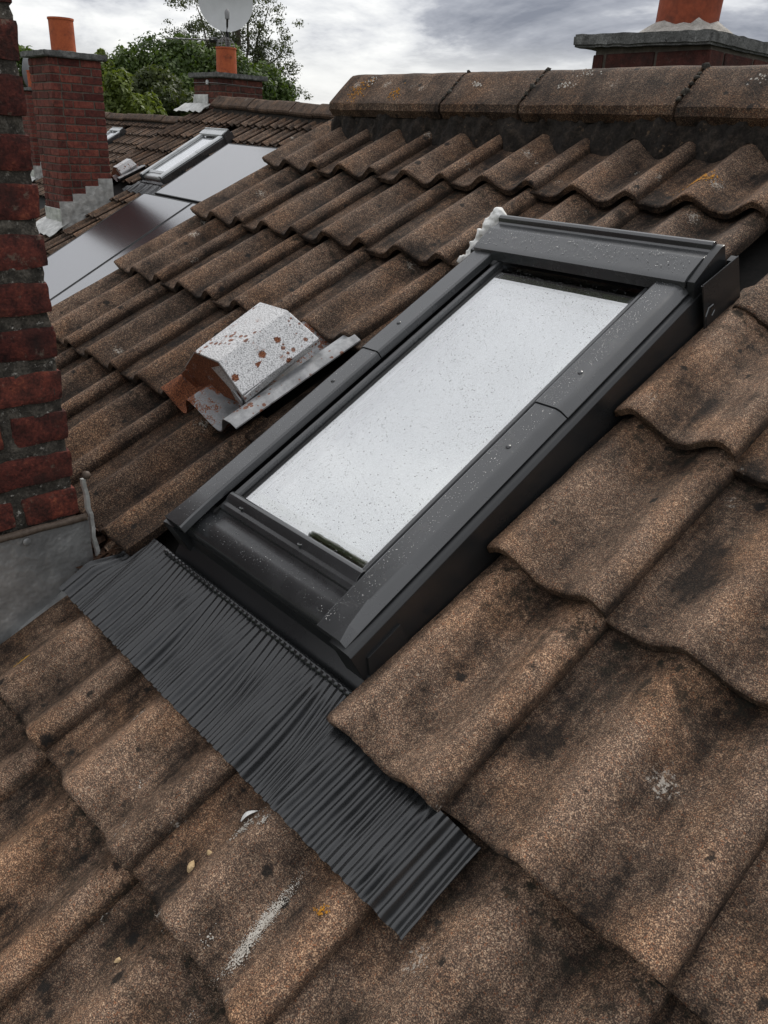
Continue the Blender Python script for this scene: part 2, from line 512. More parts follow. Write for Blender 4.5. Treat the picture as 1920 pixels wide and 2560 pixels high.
def grid_faces(nx, ny, flip=False, base=0):
    F = []
    for j in range(ny - 1):
        for i in range(nx - 1):
            a = base + j * nx + i
            q = (a, a + 1, a + nx + 1, a + nx)
            F.append(q[::-1] if flip else q)
    return F


def slab_vf(top, bot, nx, ny):
    """closed sheet from two grids (row-major, ny rows of nx)"""
    n = nx * ny
    V = list(top) + list(bot)
    F = grid_faces(nx, ny) + grid_faces(nx, ny, True, n)
    for i in range(nx - 1):
        F.append((i, i + n, i + 1 + n, i + 1))
        a = (ny - 1) * nx + i
        F.append((a + 1, a + 1 + n, a + n, a))
    for j in range(ny - 1):
        a = j * nx
        F.append((a + nx, a + nx + n, a + n, a))
        a = j * nx + nx - 1
        F.append((a, a + n, a + nx + n, a + nx))
    return V, F


def tube_vf(pts, r, seg=8, caps=True):
    pts = [Vector(p) for p in pts]
    n = len(pts)
    rs = r if isinstance(r, (list, tuple)) else [r] * n
    V, F = [], []
    up = Vector((0.013, 0.031, 1))
    for i, p in enumerate(pts):
        d = (pts[min(i + 1, n - 1)] - pts[max(i - 1, 0)]).normalized()
        a = d.cross(up)
        if a.length < 1e-3:
            a = d.cross(Vector((1, 0, 0)))
        a.normalize()
        b = d.cross(a)
        for k in range(seg):
            t = 2 * math.pi * k / seg
            V.append(p + (a * math.cos(t) + b * math.sin(t)) * rs[i])
    for i in range(n - 1):
        for k in range(seg):
            F.append((i * seg + k, i * seg + (k + 1) % seg, (i + 1) * seg + (k + 1) % seg, (i + 1) * seg + k))
    if caps:
        F.append(tuple(range(seg - 1, -1, -1)))
        F.append(tuple((n - 1) * seg + k for k in range(seg)))
    return V, F


def tube(name, pts, r, m, parent, W, seg=8):
    v, f = tube_vf(pts, r, seg)
    return add(name, fix_normals(v, f, 0, 1, m, name, angle=60), parent, W)


def lathe_vf(prof, seg=24):
    V, F = [], []
    for r, z in prof:
        for k in range(seg):
            t = 2 * math.pi * k / seg
            V.append((r * math.cos(t), r * math.sin(t), z))
    for i in range(len(prof) - 1):
        for k in range(seg):
            F.append((i * seg + k, i * seg + (k + 1) % seg, (i + 1) * seg + (k + 1) % seg, (i + 1) * seg + k))
    return V, F


def nz(x, y, z, s=1.0):
    return mn.noise(Vector((x * s, y * s, z * s)))


# roof frame: (u along the ridge, v up the slope, h off the slope)
def frame(T, rot=0.0, piv=(1.3, -0.6, 0)):
    M = Matrix.Translation(T) @ Matrix.Rotation(TH, 4, 'X')
    if rot:
        M = M @ Matrix.Translation(piv) @ Matrix.Rotation(rot, 4, 'Z') @ Matrix.Translation([-a for a in piv])
    return M


# ------------------------------------------------------------------ double pantile
PK = [(-0.03, -0.0175), (-0.005, -0.0145), (0.018, -0.0165), (0.045, -0.0205), (0.073, -0.0135), (0.1, 0.005), (0.125, 0.0170), (0.15, 0.008), (0.176, -0.010),
      (0.2, -0.0190), (0.224, -0.014), (0.25, 0.003), (0.273, 0.0150), (0.290, 0.0100), (0.302, -0.001), (0.32, -0.014)]


def prof(x):
    if x > 0.302:
        return -0.001 - (x - 0.302) * 0.25
    for i in range(1, len(PK) - 2):
        if x <= PK[i + 1][0]:
            break
    (xa, a), (xb, b), (xc, c), (xd, d) = PK[i - 1], PK[i], PK[i + 1], PK[i + 2]
    t = (x - xb) / (xc - xb)
    ma = (c - a) / (xc - xa) * (xc - xb)
    mb = (d - b) / (xd - xb) * (xc - xb)
    t2, t3 = t * t, t * t * t
    return (2 * t3 - 3 * t2 + 1) * b + (t3 - 2 * t2 + t) * ma + (-2 * t3 + 3 * t2) * c + (t3 - t2) * mb


def prof_c(x):
    """profile bridged smoothly across the seams"""
    x = x % 0.3
    a = prof(x)
    if x < 0.045:
        t = x / 0.045
        return 0.0135 + (-0.0205 - 0.0135) * (3 * t * t - 2 * t ** 3)
    if x > 0.273:
        return 0.0145 - (x - 0.273) / 0.027 * 0.001
    return a


GA = 0.3324          # gauge
TILT = 0.0310 / GA
TK = 0.0175


def tile_h(u, v):
    """height of the tiled surface of the near roof"""
    c = math.ceil(-v / GA - 1e-6)
    s = v + c * GA
    x = u - 0.3 * math.floor(u / 0.3)
    return prof(x) - s * TILT


def tile_mesh(name, seed, xa=-0.012, xb=0.302, s0=0.0, s1=0.412, nx=34, ns=7, m='tile_concrete', rough=1.0, verge=False, ragged=(0, 0, 0, 0)):
    """ragged: how broken the left, right, front edges are"""
    ss = [s0, s0 + 0.0025, s0 + 0.009] + [s0 + 0.009 + (s1 - s0 - 0.009) * (k / ns) for k in range(1, ns + 1)] if ns > 2 else [s0, s1]
    top, bot = [], []
    for j, s in enumerate(ss):
        for i in range(nx):
            f = i / (nx - 1)
            x = xa + (xb - xa) * f
            h = prof(x) - s * TILT
            if verge and x < 0.09:
                h += 0.024 * (1 - max(x, -0.012) / 0.09) ** 1.3
            q = nz(x * 14 + seed * 9.1, s * 14, seed * 3.7) * 0.0013 * rough + nz(x * 60 + seed, s * 60, seed) * 0.0008 * rough
            ds = 0.0
            if ns > 2 and j < 3:
                ds = nz(x * 30 + seed * 5, seed * 1.3, 1.0) * 0.0035 * rough + nz(x * 120, seed * 2.3, 2.0) * 0.0018 * rough
                if ragged[2]:
                    ds += ragged[2] * (nz(x * 70, seed, 9.0) + 0.4 * nz(x * 190, seed, 3.0))
            dx = 0.0
            if i == 0 and ragged[0]:
                dx = ragged[0] * (nz(s * 24, seed, 4.0) + 0.5 * nz(s * 90, seed, 5.0))
            if i == nx - 1 and ragged[1]:
                dx = ragged[1] * (nz(s * 24, seed, 6.0) + 0.5 * nz(s * 90, seed, 7.0))
            drop = (0.0032, 0.0009, 0.0)[j] if (ns > 2 and j < 3) else 0.0
            top.append((x + dx, s + ds, h + q - drop))
            bot.append((x + dx, s + ds + (0.002 if j == 0 else 0), h - TK + nz(x * 50, s * 9, seed) * 0.0012 * rough))
    v, f = slab_vf(top, bot, nx, len(ss))
    return new_mesh(name, v, f, m, True, 50)


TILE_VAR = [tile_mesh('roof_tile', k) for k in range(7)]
TILE_UP = [tile_mesh('roof_tile', k + 0.5, m='tile_shaded') for k in range(7)]
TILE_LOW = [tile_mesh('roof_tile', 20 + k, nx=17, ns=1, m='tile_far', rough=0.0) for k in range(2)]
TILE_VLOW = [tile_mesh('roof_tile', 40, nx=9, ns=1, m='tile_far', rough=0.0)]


def ridge_mesh(name, L, seed, m='ridge_concrete', nx=14, open_end=True):
    """angle ridge tile along +X, apex at origin, in world orientation"""
    P = [(-0.129, -0.118), (-0.128, -0.098), (-0.124, -0.0935), (-0.080, -0.055), (-0.034, -0.0145), (-0.022, -0.007), (0.0, -0.002), (0.022, -0.007), (0.034, -0.0145), (0.080, -0.055), (0.124, -0.0935), (0.128, -0.098), (0.129, -0.118)]
    n = len(P)
    top, bot = [], []
    for i in range(nx):
        x = L * i / (nx - 1)
        for (y, z) in P:
            q = nz(x * 12 + seed, y * 12, z * 12 + seed) * 0.0016 + nz(x * 50 + seed, y * 50, z * 50) * 0.0012
            top.append((x + (nz(y * 25, z * 25, seed) * 0.004 if i in (0, nx - 1) else 0), y, z + q))
            bot.append((x, y * 0.86, z - 0.020 + q * 0.5))
    v, f = slab_vf(top, bot, n, nx)
    return fix_normals(v, f, 0, 1, m, name, angle=24)


# ------------------------------------------------------------------ bricks and chimneys
def brick_mesh(seed, n=(9, 5, 5), m='brick_near', amp=0.0035, dim=(0.212, 0.1025, 0.0575)):
    """box with rounded arrises and a worn face; length along X, centred"""
    bm = bmesh.new()
    bmesh.ops.create_cube(bm, size=1.0)
    for ax, cuts in zip(range(3), n):
        es = [e for e in bm.edges if abs((e.verts[0].co - e.verts[1].co)[ax]) > 0.9 / 1 and abs((e.verts[0].co - e.verts[1].co).length - abs((e.verts[0].co - e.verts[1].co)[ax])) < 1e-5]
        bmesh.ops.subdivide_edges(bm, edges=es, cuts=cuts, use_grid_fill=True)
    for v in bm.verts:
        p = Vector((v.co.x * dim[0], v.co.y * dim[1], v.co.z * dim[2]))
        # round the arrises
        r = 0.007
        q = Vector([max(-dim[i] / 2 + r, min(dim[i] / 2 - r, p[i])) for i in range(3)])
        d = p - q
        if d.length > r:
            d = d.normalized() * r
        p = q + d
        nn = Vector((nz(p.x * 22 + seed * 7, p.y * 22, p.z * 22), nz(p.x * 22, p.y * 22 + seed * 5, p.z * 22 + 9), nz(p.x * 22 + 3, p.y * 22, p.z * 22 + seed * 3)))
        n2 = nz(p.x * 70 + seed, p.y * 70, p.z * 70)
        p += nn * amp + p.normalized() * n2 * amp * 0.5
        v.co = p
    bmesh.ops.recalc_face_normals(bm, faces=bm.faces)
    me = bpy.data.meshes.new('brick')
    bm.to_mesh(me)
    bm.free()
    me.shade_smooth()
    me.set_sharp_from_angle(angle=math.radians(50))
    me.materials.append(MATS[m])
    return me


def brick_low(m):
    v, f = box_vf(-0.1075, 0.1075, -0.05125, 0.05125, -0.0325, 0.0325)
    return fix_normals(v, f, 0.004, 1, m, 'brick')


BR_HI = [brick_mesh(k) for k in range(8)]
BR_HH = [brick_mesh(30 + k, n=(5, 5, 5), dim=(0.100, 0.1025, 0.0575)) for k in range(4)]
BR_LO = brick_low('brick_far')
BR_BROWN = brick_low('brick_brown')
RB = random.Random(3)


def lay_bricks(parent, T, x0, x1, y0, y1, z0, z1, ch=0.0765, hi=False, me_lo=None, odd=0, zmin=lambda x, y: -99, faces=None):
    """stretcher bond round the four faces of a stack"""
    D, J = 0.1025, 0.012
    nrow = int(round((z1 - z0) / ch))
    for k in range(nrow):
        zc = z0 + ch * (k + 0.5)
        alt = (k + odd) % 2
        runs = []
        for side in ('S', 'N', 'E', 'W'):
            if side in 'SN':
                a, b = (x0, x1) if alt == 0 else (x0 + D + J, x1 - D - J)
            else:
                a, b = (y0 + D + J, y1 - D - J) if alt == 0 else (y0, y1)
            runs.append((side, a, b))
        for side, a, b in runs:
            # fill the run from its far end so that the corner piece is whole
            p = b
            first = True
            while p - a > 0.03:
                L = min(0.215, p - a)
                if p - a - L < 0.05 and p - a - L > 0:
                    L = (p - a - J) / 2
                c = p - L / 2
                if side == 'S':
                    pos, rz = (c, y0 + D / 2, zc), 0
                elif side == 'N':
                    pos, rz = (c, y1 - D / 2, zc), math.pi
                elif side == 'E':
                    pos, rz = (x1 - D / 2, c, zc), R90
                else:
                    pos, rz = (x0 + D / 2, c, zc), -R90
                p -= L + J
                if pos[2] < zmin(pos[0], pos[1]):
                    continue
                if hi:
                    if L < 0.15:
                        me, sx = RB.choice(BR_HH), L / 0.1025
                    else:
                        me, sx = RB.choice(BR_HI), L / 0.215
                else:
                    me, sx = me_lo, L / 0.215
                W = Matrix.Translation(T) @ Matrix.Translation((pos[0] + RB.uniform(-0.002, 0.002), pos[1] + RB.uniform(-0.002, 0.002), pos[2] + RB.uniform(-0.0015, 0.0015))) @ Matrix.Rotation(rz + RB.uniform(-0.012, 0.012), 4, 'Z') @ Matrix.Rotation(RB.uniform(-0.012, 0.012), 4, 'Y') @ Matrix.Diagonal((sx, 1, 1, 1))
                add('brick', me, parent, W)


def mortar_core(name, x0, x1, y0, y1, z0, z1, inset, m, hi=False):
    x0, x1, y0, y1 = x0 + inset, x1 - inset, y0 + inset, y1 - inset
    if not hi:
        v, f = box_vf(x0, x1, y0, y1, z0, z1)
        return fix_normals(v, f, 0, 1, m, name)
    V, F = [], []
    st = 0.011
    ring = []
    nx, ny = int((x1 - x0) / st), int((y1 - y0) / st)
    for i in range(nx):
        ring.append((x0 + (x1 - x0) * i / nx, y0, 0, -1))
    for i in range(ny):
        ring.append((x1, y0 + (y1 - y0) * i / ny, 1, 0))
    for i in range(nx):
        ring.append((x1 - (x1 - x0) * i / nx, y1, 0, 1))
    for i in range(ny):
        ring.append((x0, y1 - (y1 - y0) * i / ny, -1, 0))
    nzr = int((z1 - z0) / st)
    n = len(ring)
    for j in range(nzr + 1):
        z = z0 + (z1 - z0) * j / nzr
        for (x, y, ax, ay) in ring:
            d = 0.0055 * nz(x * 13, y * 13, z * 13) + 0.004 * nz(x * 45, y * 45, z * 45) + 0.003 * nz(x * 110, y * 110, z * 110)
            V.append((x + ax * d, y + ay * d, z))
    for j in range(nzr):
        for i in range(n):
            F.append((j * n + i, j * n + (i + 1) % n, (j + 1) * n + (i + 1) % n, (j + 1) * n + i))
    F.append(tuple(nzr * n + i for i in range(n)))
    return new_mesh(name, V, F, m, True, 180)


def pot_part(parent, T, x, y, z, h, r0, r1, m='terracotta', lean=(0, 0)):
    v, f = lathe_vf([(r0, 0), (r0, h * 0.3), (r1, h * 0.93), (r1 + 0.007, h * 0.94), (r1 + 0.007, h), (r1 - 0.016, h), (r1 - 0.018, h - 0.15), (0.0, h - 0.16)], 32)
    me = fix_normals(v, f, 0, 1, m, 'chimney_pot', angle=40)
    return add('chimney_pot', me, parent, Matrix.Translation(T) @ Matrix.Translation((x, y, z)) @ Matrix.Rotation(lean[0], 4, 'X') @ Matrix.Rotation(lean[1], 4, 'Y'))


def flaunch_part(parent, T, x, y, z, r, h, m, seed=1):
    V, F = [], []
    n, k = 28, 7
    for j in range(k):
        t = j / (k - 1)
        for i in range(n):
            a = 2 * math.pi * i / n
            rr = r * (1 - t * 0.55) * (1 + 0.12 * nz(math.cos(a) * 1.5, math.sin(a) * 1.5, seed + t))
            zz_ = h * (t ** 0.75) * (1 + 0.35 * nz(math.cos(a) * 3, math.sin(a) * 3, seed * 2.0))
            V.append((rr * math.cos(a), rr * math.sin(a), zz_ - 0.002))
    for j in range(k - 1):
        for i in range(n):
            F.append((j * n + i, j * n + (i + 1) % n, (j + 1) * n + (i + 1) % n, (j + 1) * n + i))
    F.append(tuple((k - 1) * n + i for i in range(n)))
    return add('mortar_flaunching', new_mesh('mortar_flaunching', V, F, m, True, 180), parent, Matrix.Translation(T) @ Matrix.Translation((x, y, z)))


def cap_part(parent, T, x0, x1, y0, y1, z0, z1, seed=0, rot=(0, 0)):
    V, F = [], []
    bm = bmesh.new()
    v, f = box_vf(x0, x1, y0, y1, z0, z1)
    vs = [bm.verts.new(q) for q in v]
    for q in f:
        bm.faces.new([vs[i] for i in q])
    bmesh.ops.recalc_face_normals(bm, faces=bm.faces)
    bmesh.ops.bevel(bm, geom=list(bm.edges), offset=0.008, segments=2, affect='EDGES')
    bmesh.ops.subdivide_edges(bm, edges=[e for e in bm.edges if e.calc_length() > 0.2], cuts=18, use_grid_fill=True)
    for q in bm.verts:
        c = q.co
        q.co = c + Vector((nz(c.x * 25, c.y * 25, c.z * 25 + seed), nz(c.x * 25 + 5, c.y * 25, c.z * 25), nz(c.x * 25, c.y * 25 + 8, c.z * 25))) * 0.004
    me = bpy.data.meshes.new('chimney_cap')
    bm.to_mesh(me)
    bm.free()
    me.shade_smooth()
    me.set_sharp_from_angle(angle=math.radians(45))
    me.materials.append(MATS['cap_concrete'])
    c = Vector(((x0 + x1) / 2, (y0 + y1) / 2, (z0 + z1) / 2))
    return add('chimney_cap', me, parent, Matrix.Translation(T) @ Matrix.Translation(c) @ Matrix.Rotation(rot[0], 4, 'X') @ Matrix.Rotation(rot[1], 4, 'Y') @ Matrix.Translation(-c))


def roof_z(y, h=0.0):
    return (y + h * math.sin(TH)) * math.tan(TH) + h * math.cos(TH)


def wrinkled(V, amp, s=18):
    return [(x + amp * nz(x * s, y * s, z * s), y + amp * nz(x * s + 7, y * s, z * s), z + amp * 0.5 * nz(x * s, y * s + 5, z * s)) for x, y, z in V]


# ------------------------------------------------------------------ roof window
UL, UR = 1.053, 1.588
UC = (UL + UR) / 2


def mir(poly):
    return [(2 * UC - a, b) for a, b in poly][::-1]


def window(parent, W, near=True):
    AD, AS = ('aluminium_dark', 'aluminium_side') if near else ('aluminium_far', 'aluminium_dark')
    ledge = [(1.545, 0.0), (1.560, -0.070), (UR, -0.070), (UR, 0.064), (1.583, 0.070), (1.566, 0.074), (1.545, 0.074)]
    parts = [prism_vf(ledge, -1.268, -0.30, 'v'), prism_vf(mir(ledge), -1.268, -0.30, 'v'), prism_vf([(-0.405, 0.0), (-0.405, 0.058), (-0.30, 0.070), (-0.30, -0.07)], 1.10, 1.545, 'u')]
    v, f = join_vf(parts)
    root = add('skylight', fix_normals(v, f, 0.0015, 2, AS, 'skylight'), parent, W)
    cov = [(1.510, 0.0755), (1.5135, 0.089), (1.517, 0.0915), (1.557, 0.0915), (1.566, 0.088), (1.577, 0.0775), (1.577, 0.0755)]
    covl = [(1.511, 0.0755), (1.5145, 0.087), (1.518, 0.0893), (1.556, 0.0893), (1.565, 0.086), (1.576, 0.0765), (1.576, 0.0755)]
    for k, mm in enumerate((lambda q: q, mir)):
        jv = -0.752
        prism('cover_strip', mm(cov), jv, -0.385, 'v', AD, root, W, 0.0016)
        # the lower strip ends in a tapered tip
        pl = mm(covl)
        n = len(pl)
        V, F = [], []
        stations = [(jv - 0.0015, 0), (-1.19, 0), (-1.235, 0.45), (-1.262, 1.0)]
        for (vv, t) in stations:
            for (a, b) in pl:
                du = 0.0
                edge = 1.556 if k == 0 else 2 * UC - 1.556
                if (k == 0 and a > 1.55) or (k == 1 and a < 2 * UC - 1.55):
                    tgt = 1.570 if k == 0 else 2 * UC - 1.570
                    a2 = a + (tgt - a) * t * (1 if b > 0.08 else 0.2)
                    V.append((a2, vv, b - 0.004 * t))
                else:
                    V.append((a, vv, b - 0.004 * t))
        for j in range(3):
            for i in range(n):
                F.append((j * n + i, j * n + (i + 1) % n, (j + 1) * n + (i + 1) % n, (j + 1) * n + i))
        F.append(tuple(range(n)))
        F.append(tuple(3 * n + i for i in range(n)))
        add('cover_strip', fix_normals(V, F, 0.0012, 2, AD, 'cover_strip'), root, W)
        bead = [(1.489, 0.060), (1.491, 0.0735), (1.494, 0.076), (1.499, 0.076), (1.5015, 0.073), (1.503, 0.062)]
        prism('glazing_bead', mm(bead), -1.165, -0.40, 'v', AD, root, W, 0.0008)
        gask = [(1.5035, 0.060), (1.5035, 0.0690), (1.5095, 0.0690), (1.5095, 0.060)]
        prism('gasket', mm(gask), -1.20, -0.40, 'v', 'rubber_black', root, W, 0.0006)
        gk2 = [(1.483, 0.058), (1.483, 0.0655), (1.4885, 0.0655), (1.4885, 0.058)]
        prism('gasket', mm(gk2), -1.148, -0.41, 'v', 'rubber_black', root, W, 0.0006)
        sp = [(1.474, 0.0535), (1.474, 0.0600), (1.4825, 0.0600), (1.4825, 0.0535)]
        prism('spacer_bar', mm(sp), -1.140, -0.42, 'v', 'spacer_pale', root, W, 0.0004)
        if near:
            for vv in ((-0.665, -0.855)):
                u = 1.541 if k == 0 else 2 * UC - 1.541
                vs, fs = lathe_vf([(0.0045, 0), (0.0043, 0.0012), (0.003, 0.0022), (0.0002, 0.0026)], 14)
                add('screw', fix_normals(vs, fs, 0, 1, AD, 'screw'), root, W @ Matrix.Translation((u, vv, 0.0915 if vv > jv else 0.0893)))
    # glass
    gv, gf = box_vf(2 * UC - 1.4885, 1.4885, -1.147, -0.40, 0.0602, 0.0642)
    gp = add('glass_pane', fix_normals(gv, gf, 0, 1, 'glass_pane', 'glass_pane'), root, W)
    gv, gf = box_vf(2 * UC - 1.4735, 1.4735, -1.118, -0.445, 0.040, 0.043)
    add('inner_pane', fix_normals(gv, gf, 0, 1, 'glass_inner', 'inner_pane'), root, W)
    box('olive_strip', (2 * UC - 1.4735, 1.4735, -1.139, -1.118, 0.028, 0.0585), 'strip_olive', root, W, 0.002)  # made-up olive strip imitating the green band in the glass
    box('olive_strip', (2 * UC - 1.4735, 1.4735, -0.445, -0.421, 0.028, 0.0585), 'strip_olive', root, W, 0.002)
    box('dark_interior', (1.12, 1.52, -1.15, -0.40, 0.004, 0.010), 'felt', root, W, 0)  # black sheet added in place of the dark room below
    # hood
    hp = [(-0.298, 0.070), (-0.298, 0.110), (-0.302, 0.1155), (-0.308, 0.1170), (-0.3135, 0.1145), (-0.316, 0.107), (-0.320, 0.1045), (-0.340, 0.1070), (-0.346, 0.1085), (-0.392, 0.1030), (-0.4035, 0.0985), (-0.4075, 0.0775), (-0.4045, 0.0775), (-0.4025, 0.088), (-0.398, 0.094), (-0.37, 0.099), (-0.315, 0.097)]
    prism('hood', hp, 1.080, 1.571, 'u', AD, root, W, 0.001)
    he = [(-0.298, 0.05), (-0.298, 0.1085), (-0.310, 0.1105), (-0.352, 0.1045), (-0.398, 0.0965), (-0.403, 0.078), (-0.403, 0.05)]
    prism('hood_end', he, 1.571, 1.5865, 'u', AS, root, W, 0.002)
    prism('hood_end', [(a, min(b, 0.088)) for a, b in he], 1.062, 1.0795, 'u', AS, root, W, 0.002)
    # side plate with its rolled lip and hook at the top corner
    pp = [(-0.405, -0.045), (-0.398, 0.093), (-0.284, 0.079), (-0.284, -0.055)]
    prism('side_plate', pp, 1.600, 1.6022, 'u', AS, root, W, 0)
    prism('side_plate', [(-0.30, -0.05), (-0.30, 0.079), (-0.284, 0.079), (-0.284, -0.05)], 1.588, 1.600, 'u', AS, root, W, 0.001)
    if near:
        tube('plate_lip', [(1.6012, -0.3985, 0.060), (1.6012, -0.3985, 0.093)], 0.0022, AS, root, W, 8)
        tube('plate_lip', [(1.6012, -0.398, 0.0935), (1.6012, -0.284, 0.0795)], 0.0010, AS, root, W, 6)
        hook = [(1.6055, -0.402, -0.02), (1.6055, -0.402, 0.034), (1.6055, -0.392, 0.045), (1.6055, -0.378, 0.043), (1.6055, -0.374, 0.030), (1.6055, -0.384, 0.024)]
        tube('plate_hook', hook, 0.0016, AD, root, W, 6)
    # bottom bead with screws, sill, lower front
    bb = [(-1.1475, 0.060), (-1.149, 0.0745), (-1.153, 0.0785), (-1.158, 0.0795), (-1.166, 0.0775), (-1.172, 0.0735), (-1.180, 0.0735), (-1.187, 0.070), (-1.1895, 0.062)]
    prism('bottom_bead', bb, 2 * UC - 1.502, 1.502, 'u', AD, root, W, 0.001)
    if near:
        for u in (1.19, 1.36):
            vs, fs = lathe_vf([(0.0048, -0.001), (0.0046, 0.0012), (0.003, 0.0016), (0.0026, 0.0004), (0.0002, 0.0002)], 14)
            add('screw', fix_normals(vs, fs, 0, 1, AD, 'screw'), root, W @ Matrix.Translation((u, -1.169, 0.0758)) @ Matrix.Rotation(-0.5, 4, 'X'))
    sc = [(-1.1885, 0.030), (-1.1885, 0.0655), (-1.193, 0.0625), (-1.202, 0.0615), (-1.214, 0.0630), (-1.228, 0.0630), (-1.240, 0.0590), (-1.2485, 0.0510), (-1.2515, 0.043), (-1.2515, 0.030)]
    prism('sill_cover', sc, 2 * UC - 1.563, 1.563, 'u', AD, root, W, 0.0012)
    lf = [(-1.247, 0.0425), (-1.252, 0.030), (-1.258, 0.012), (-1.276, 0.004), (-1.288, -0.004), (-1.290, -0.012), (-1.240, -0.06), (-1.18, -0.06), (-1.18, 0.0425)]
    prism('lower_frame', lf, UL + 0.004, UR + 0.004, 'u', AS, root, W, 0.001)
    box('gutter', (1.5885, 1.690, -1.30, -0.20, -0.066, -0.062), AS, root, W, 0.001)
    box('gutter', (0.985, 1.0525, -1.30, -0.20, -0.066, -0.062), AS, root, W, 0.001)
    return root


def apron_part(root, W, near=True):
    """black pleated apron dressed down over the tiles below the window"""
    u0, u1, v0, v1 = 0.906, 1.856, -1.288, -1.474
    lam = 0.0148
    nu = 620 if near else 90
    nv = 26 if near else 6
    top, bot = [], []
    for j in range(nv):
        t = j / (nv - 1)
        for i in range(nu):
            u = u0 + (u1 - u0) * i / (nu - 1)
            k = max(0.0, min(1.0, (u - 1.59) / 0.03))
            va = v0 + (-1.337 - v0) * k
            v = va + (v1 - va) * t
            x = u - 0.3 * math.floor(u / 0.3)
            base = prof_c(x) * (0.04 + 0.70 * min(1, t * 1.7 + k)) - (v + 5 * GA) * TILT * (0.4 + 0.6 * max(t, k)) + 0.0155 - 0.0030 * max(t, k)
            if u < 1.1:
                base += (-0.030 - base) * max(0, min(1, (0.985 - u) / 0.04)) * max(0, min(1, (0.62 - t) / 0.3))
            sway = (nz(u * 8, 3.3, 1.0) * 1.15 + nz(u * 20, 9.1, 2.0) * 0.25) * (1.0 - 0.75 * max(0, min(1, (u - 1.35) / 0.15)))
            ph = 2 * math.pi * u / lam + sway * 4.2 * t * (1 - 0.25 * t)
            am = 0.0042 * (0.55 + 0.45 * min(1, t * 4)) * (0.85 + 0.35 * nz(u * 14, t * 3.0, 5.0)) * (1.0 if t < 0.93 else 1 - 3.5 * (t - 0.93))
            w_ = math.sin(ph)
            pl = am * (math.copysign(abs(w_) ** 0.75, w_))
            edge = 0.0018 * nz(u * 6, 0.5, 0.2) * t + 0.0009 * math.sin(ph * 0.5) * (1 if t > 0.9 else 0)
            top.append((u + (0.0010 * nz(u * 30, t * 6, 4.4)) * t, v + edge, base + pl))
            bot.append((u, v + edge, base + pl - 0.0018))
    v, f = slab_vf(top, bot, nu, nv)
    me = fix_normals(v, f, 0, 1, 'apron_black', 'flashing_apron', angle=60)
    ap = add('flashing_apron', me, root, W)
    # rope bead along its top edge
    pts, rs = [], []
    n = 42 * 6 if near else 20
    for i in range(n + 1):
        t = i / n
        pts.append((1.045 + (UR - 1.035) * t, -1.2945 + 0.0006 * math.sin(t * 42 * 2 * math.pi), 0.0085 + 0.0015 * nz(t * 12, 1, 1)))
        q = (t * 42) % 1.0
        rs.append(0.0042 + 0.0022 * (q ** 0.6) if near else 0.005)
    tube('rope_bead', pts, rs, 'apron_black', root, W, 8)
    return ap


def vent_part(parent, W, rust='galvanised_rusty'):
    """galvanised vent tile with a six-sided hood over it"""
    nx, ny = 26, 8
    top, bot = [], []
    for j in range(ny):
        s = -0.012 + 0.36 * j / (ny - 1)
        for i in range(nx):
            x = -0.004 + 0.316 * i / (nx - 1)
            h = prof_c(x) * 1.75 - s * TILT + 0.012
            top.append((0.6 + x, -3 * GA + s, h))
            bot.append((0.6 + x, -3 * GA + s, h - 0.003))
    v, f = slab_vf(top, bot, nx, ny)
    base = add('roof_vent', fix_normals(v, f, 0, 1, rust, 'roof_vent', angle=50), parent, W)
    fr = [(0.640, -0.942, 0.012), (0.628, -0.942, 0.058), (0.705, -0.930, 0.112), (0.806, -0.930, 0.112), (0.868, -0.944, 0.050), (0.862, -0.944, 0.036), (0.835, -0.940, 0.010)]
    bk = [(0.640, -0.730, 0.012), (0.628, -0.730, 0.058), (0.705, -0.732, 0.108), (0.812, -0.732, 0.108), (0.884, -0.728, 0.046), (0.878, -0.728, 0.030), (0.835, -0.730, 0.006)]
    n = len(fr)
    V = fr + bk
    # outer shell: top and slopes, front and back faces
    F = [(i, i + 1, n + i + 1, n + i) for i in range(n - 1)] + [tuple(range(n)), tuple(range(2 * n - 1, n - 1, -1))]
    hood_me = fix_normals(V[:], F, 0.003, 2, 'galvanised', 'vent_hood', angle=30)
    hd = add('vent_hood', hood_me, base, W)
    # lip below the right slope and the two splayed feet at the front
    lip = [(0.8625, 0.030), (0.870, 0.047), (0.8725, 0.046), (0.8655, 0.028)]
    v1, f1 = prism_vf(lip, -0.945, -0.728, 'v')
    add('hood_lip', fix_normals(v1, f1, 0.0005, 1, 'galvanised', 'hood_lip'), base, W)
    for (a, b, du) in ((0.632, 0.602, -1), (0.838, 0.858, 1)):
        v2 = [(a, -0.946, 0.052), (b, -0.950, 0.036), (b, -0.950, 0.028), (a, -0.948, 0.004), (a - 0.012 * du, -0.948, 0.004), (a - 0.012 * du, -0.946, 0.052)]
        v2 += [(x, y + 0.004, z) for x, y, z in v2]
        f2 = [tuple(range(6)), tuple(range(11, 5, -1))] + [(i, (i + 1) % 6, 6 + (i + 1) % 6, 6 + i) for i in range(6)]
        add('hood_foot', fix_normals(v2, f2, 0.0006, 1, rust, 'hood_foot'), base, W)
    add('front_face', fix_normals([(x, y - 0.0015, z) for x, y, z in [(0.636, -0.942, 0.012), (0.632, -0.942, 0.056), (0.706, -0.930, 0.109), (0.803, -0.930, 0.109), (0.858, -0.943, 0.046), (0.835, -0.940, 0.010)]], [tuple(range(6))], 0, 1, 'galvanised_brown', 'front_face'), base, W)
    return base


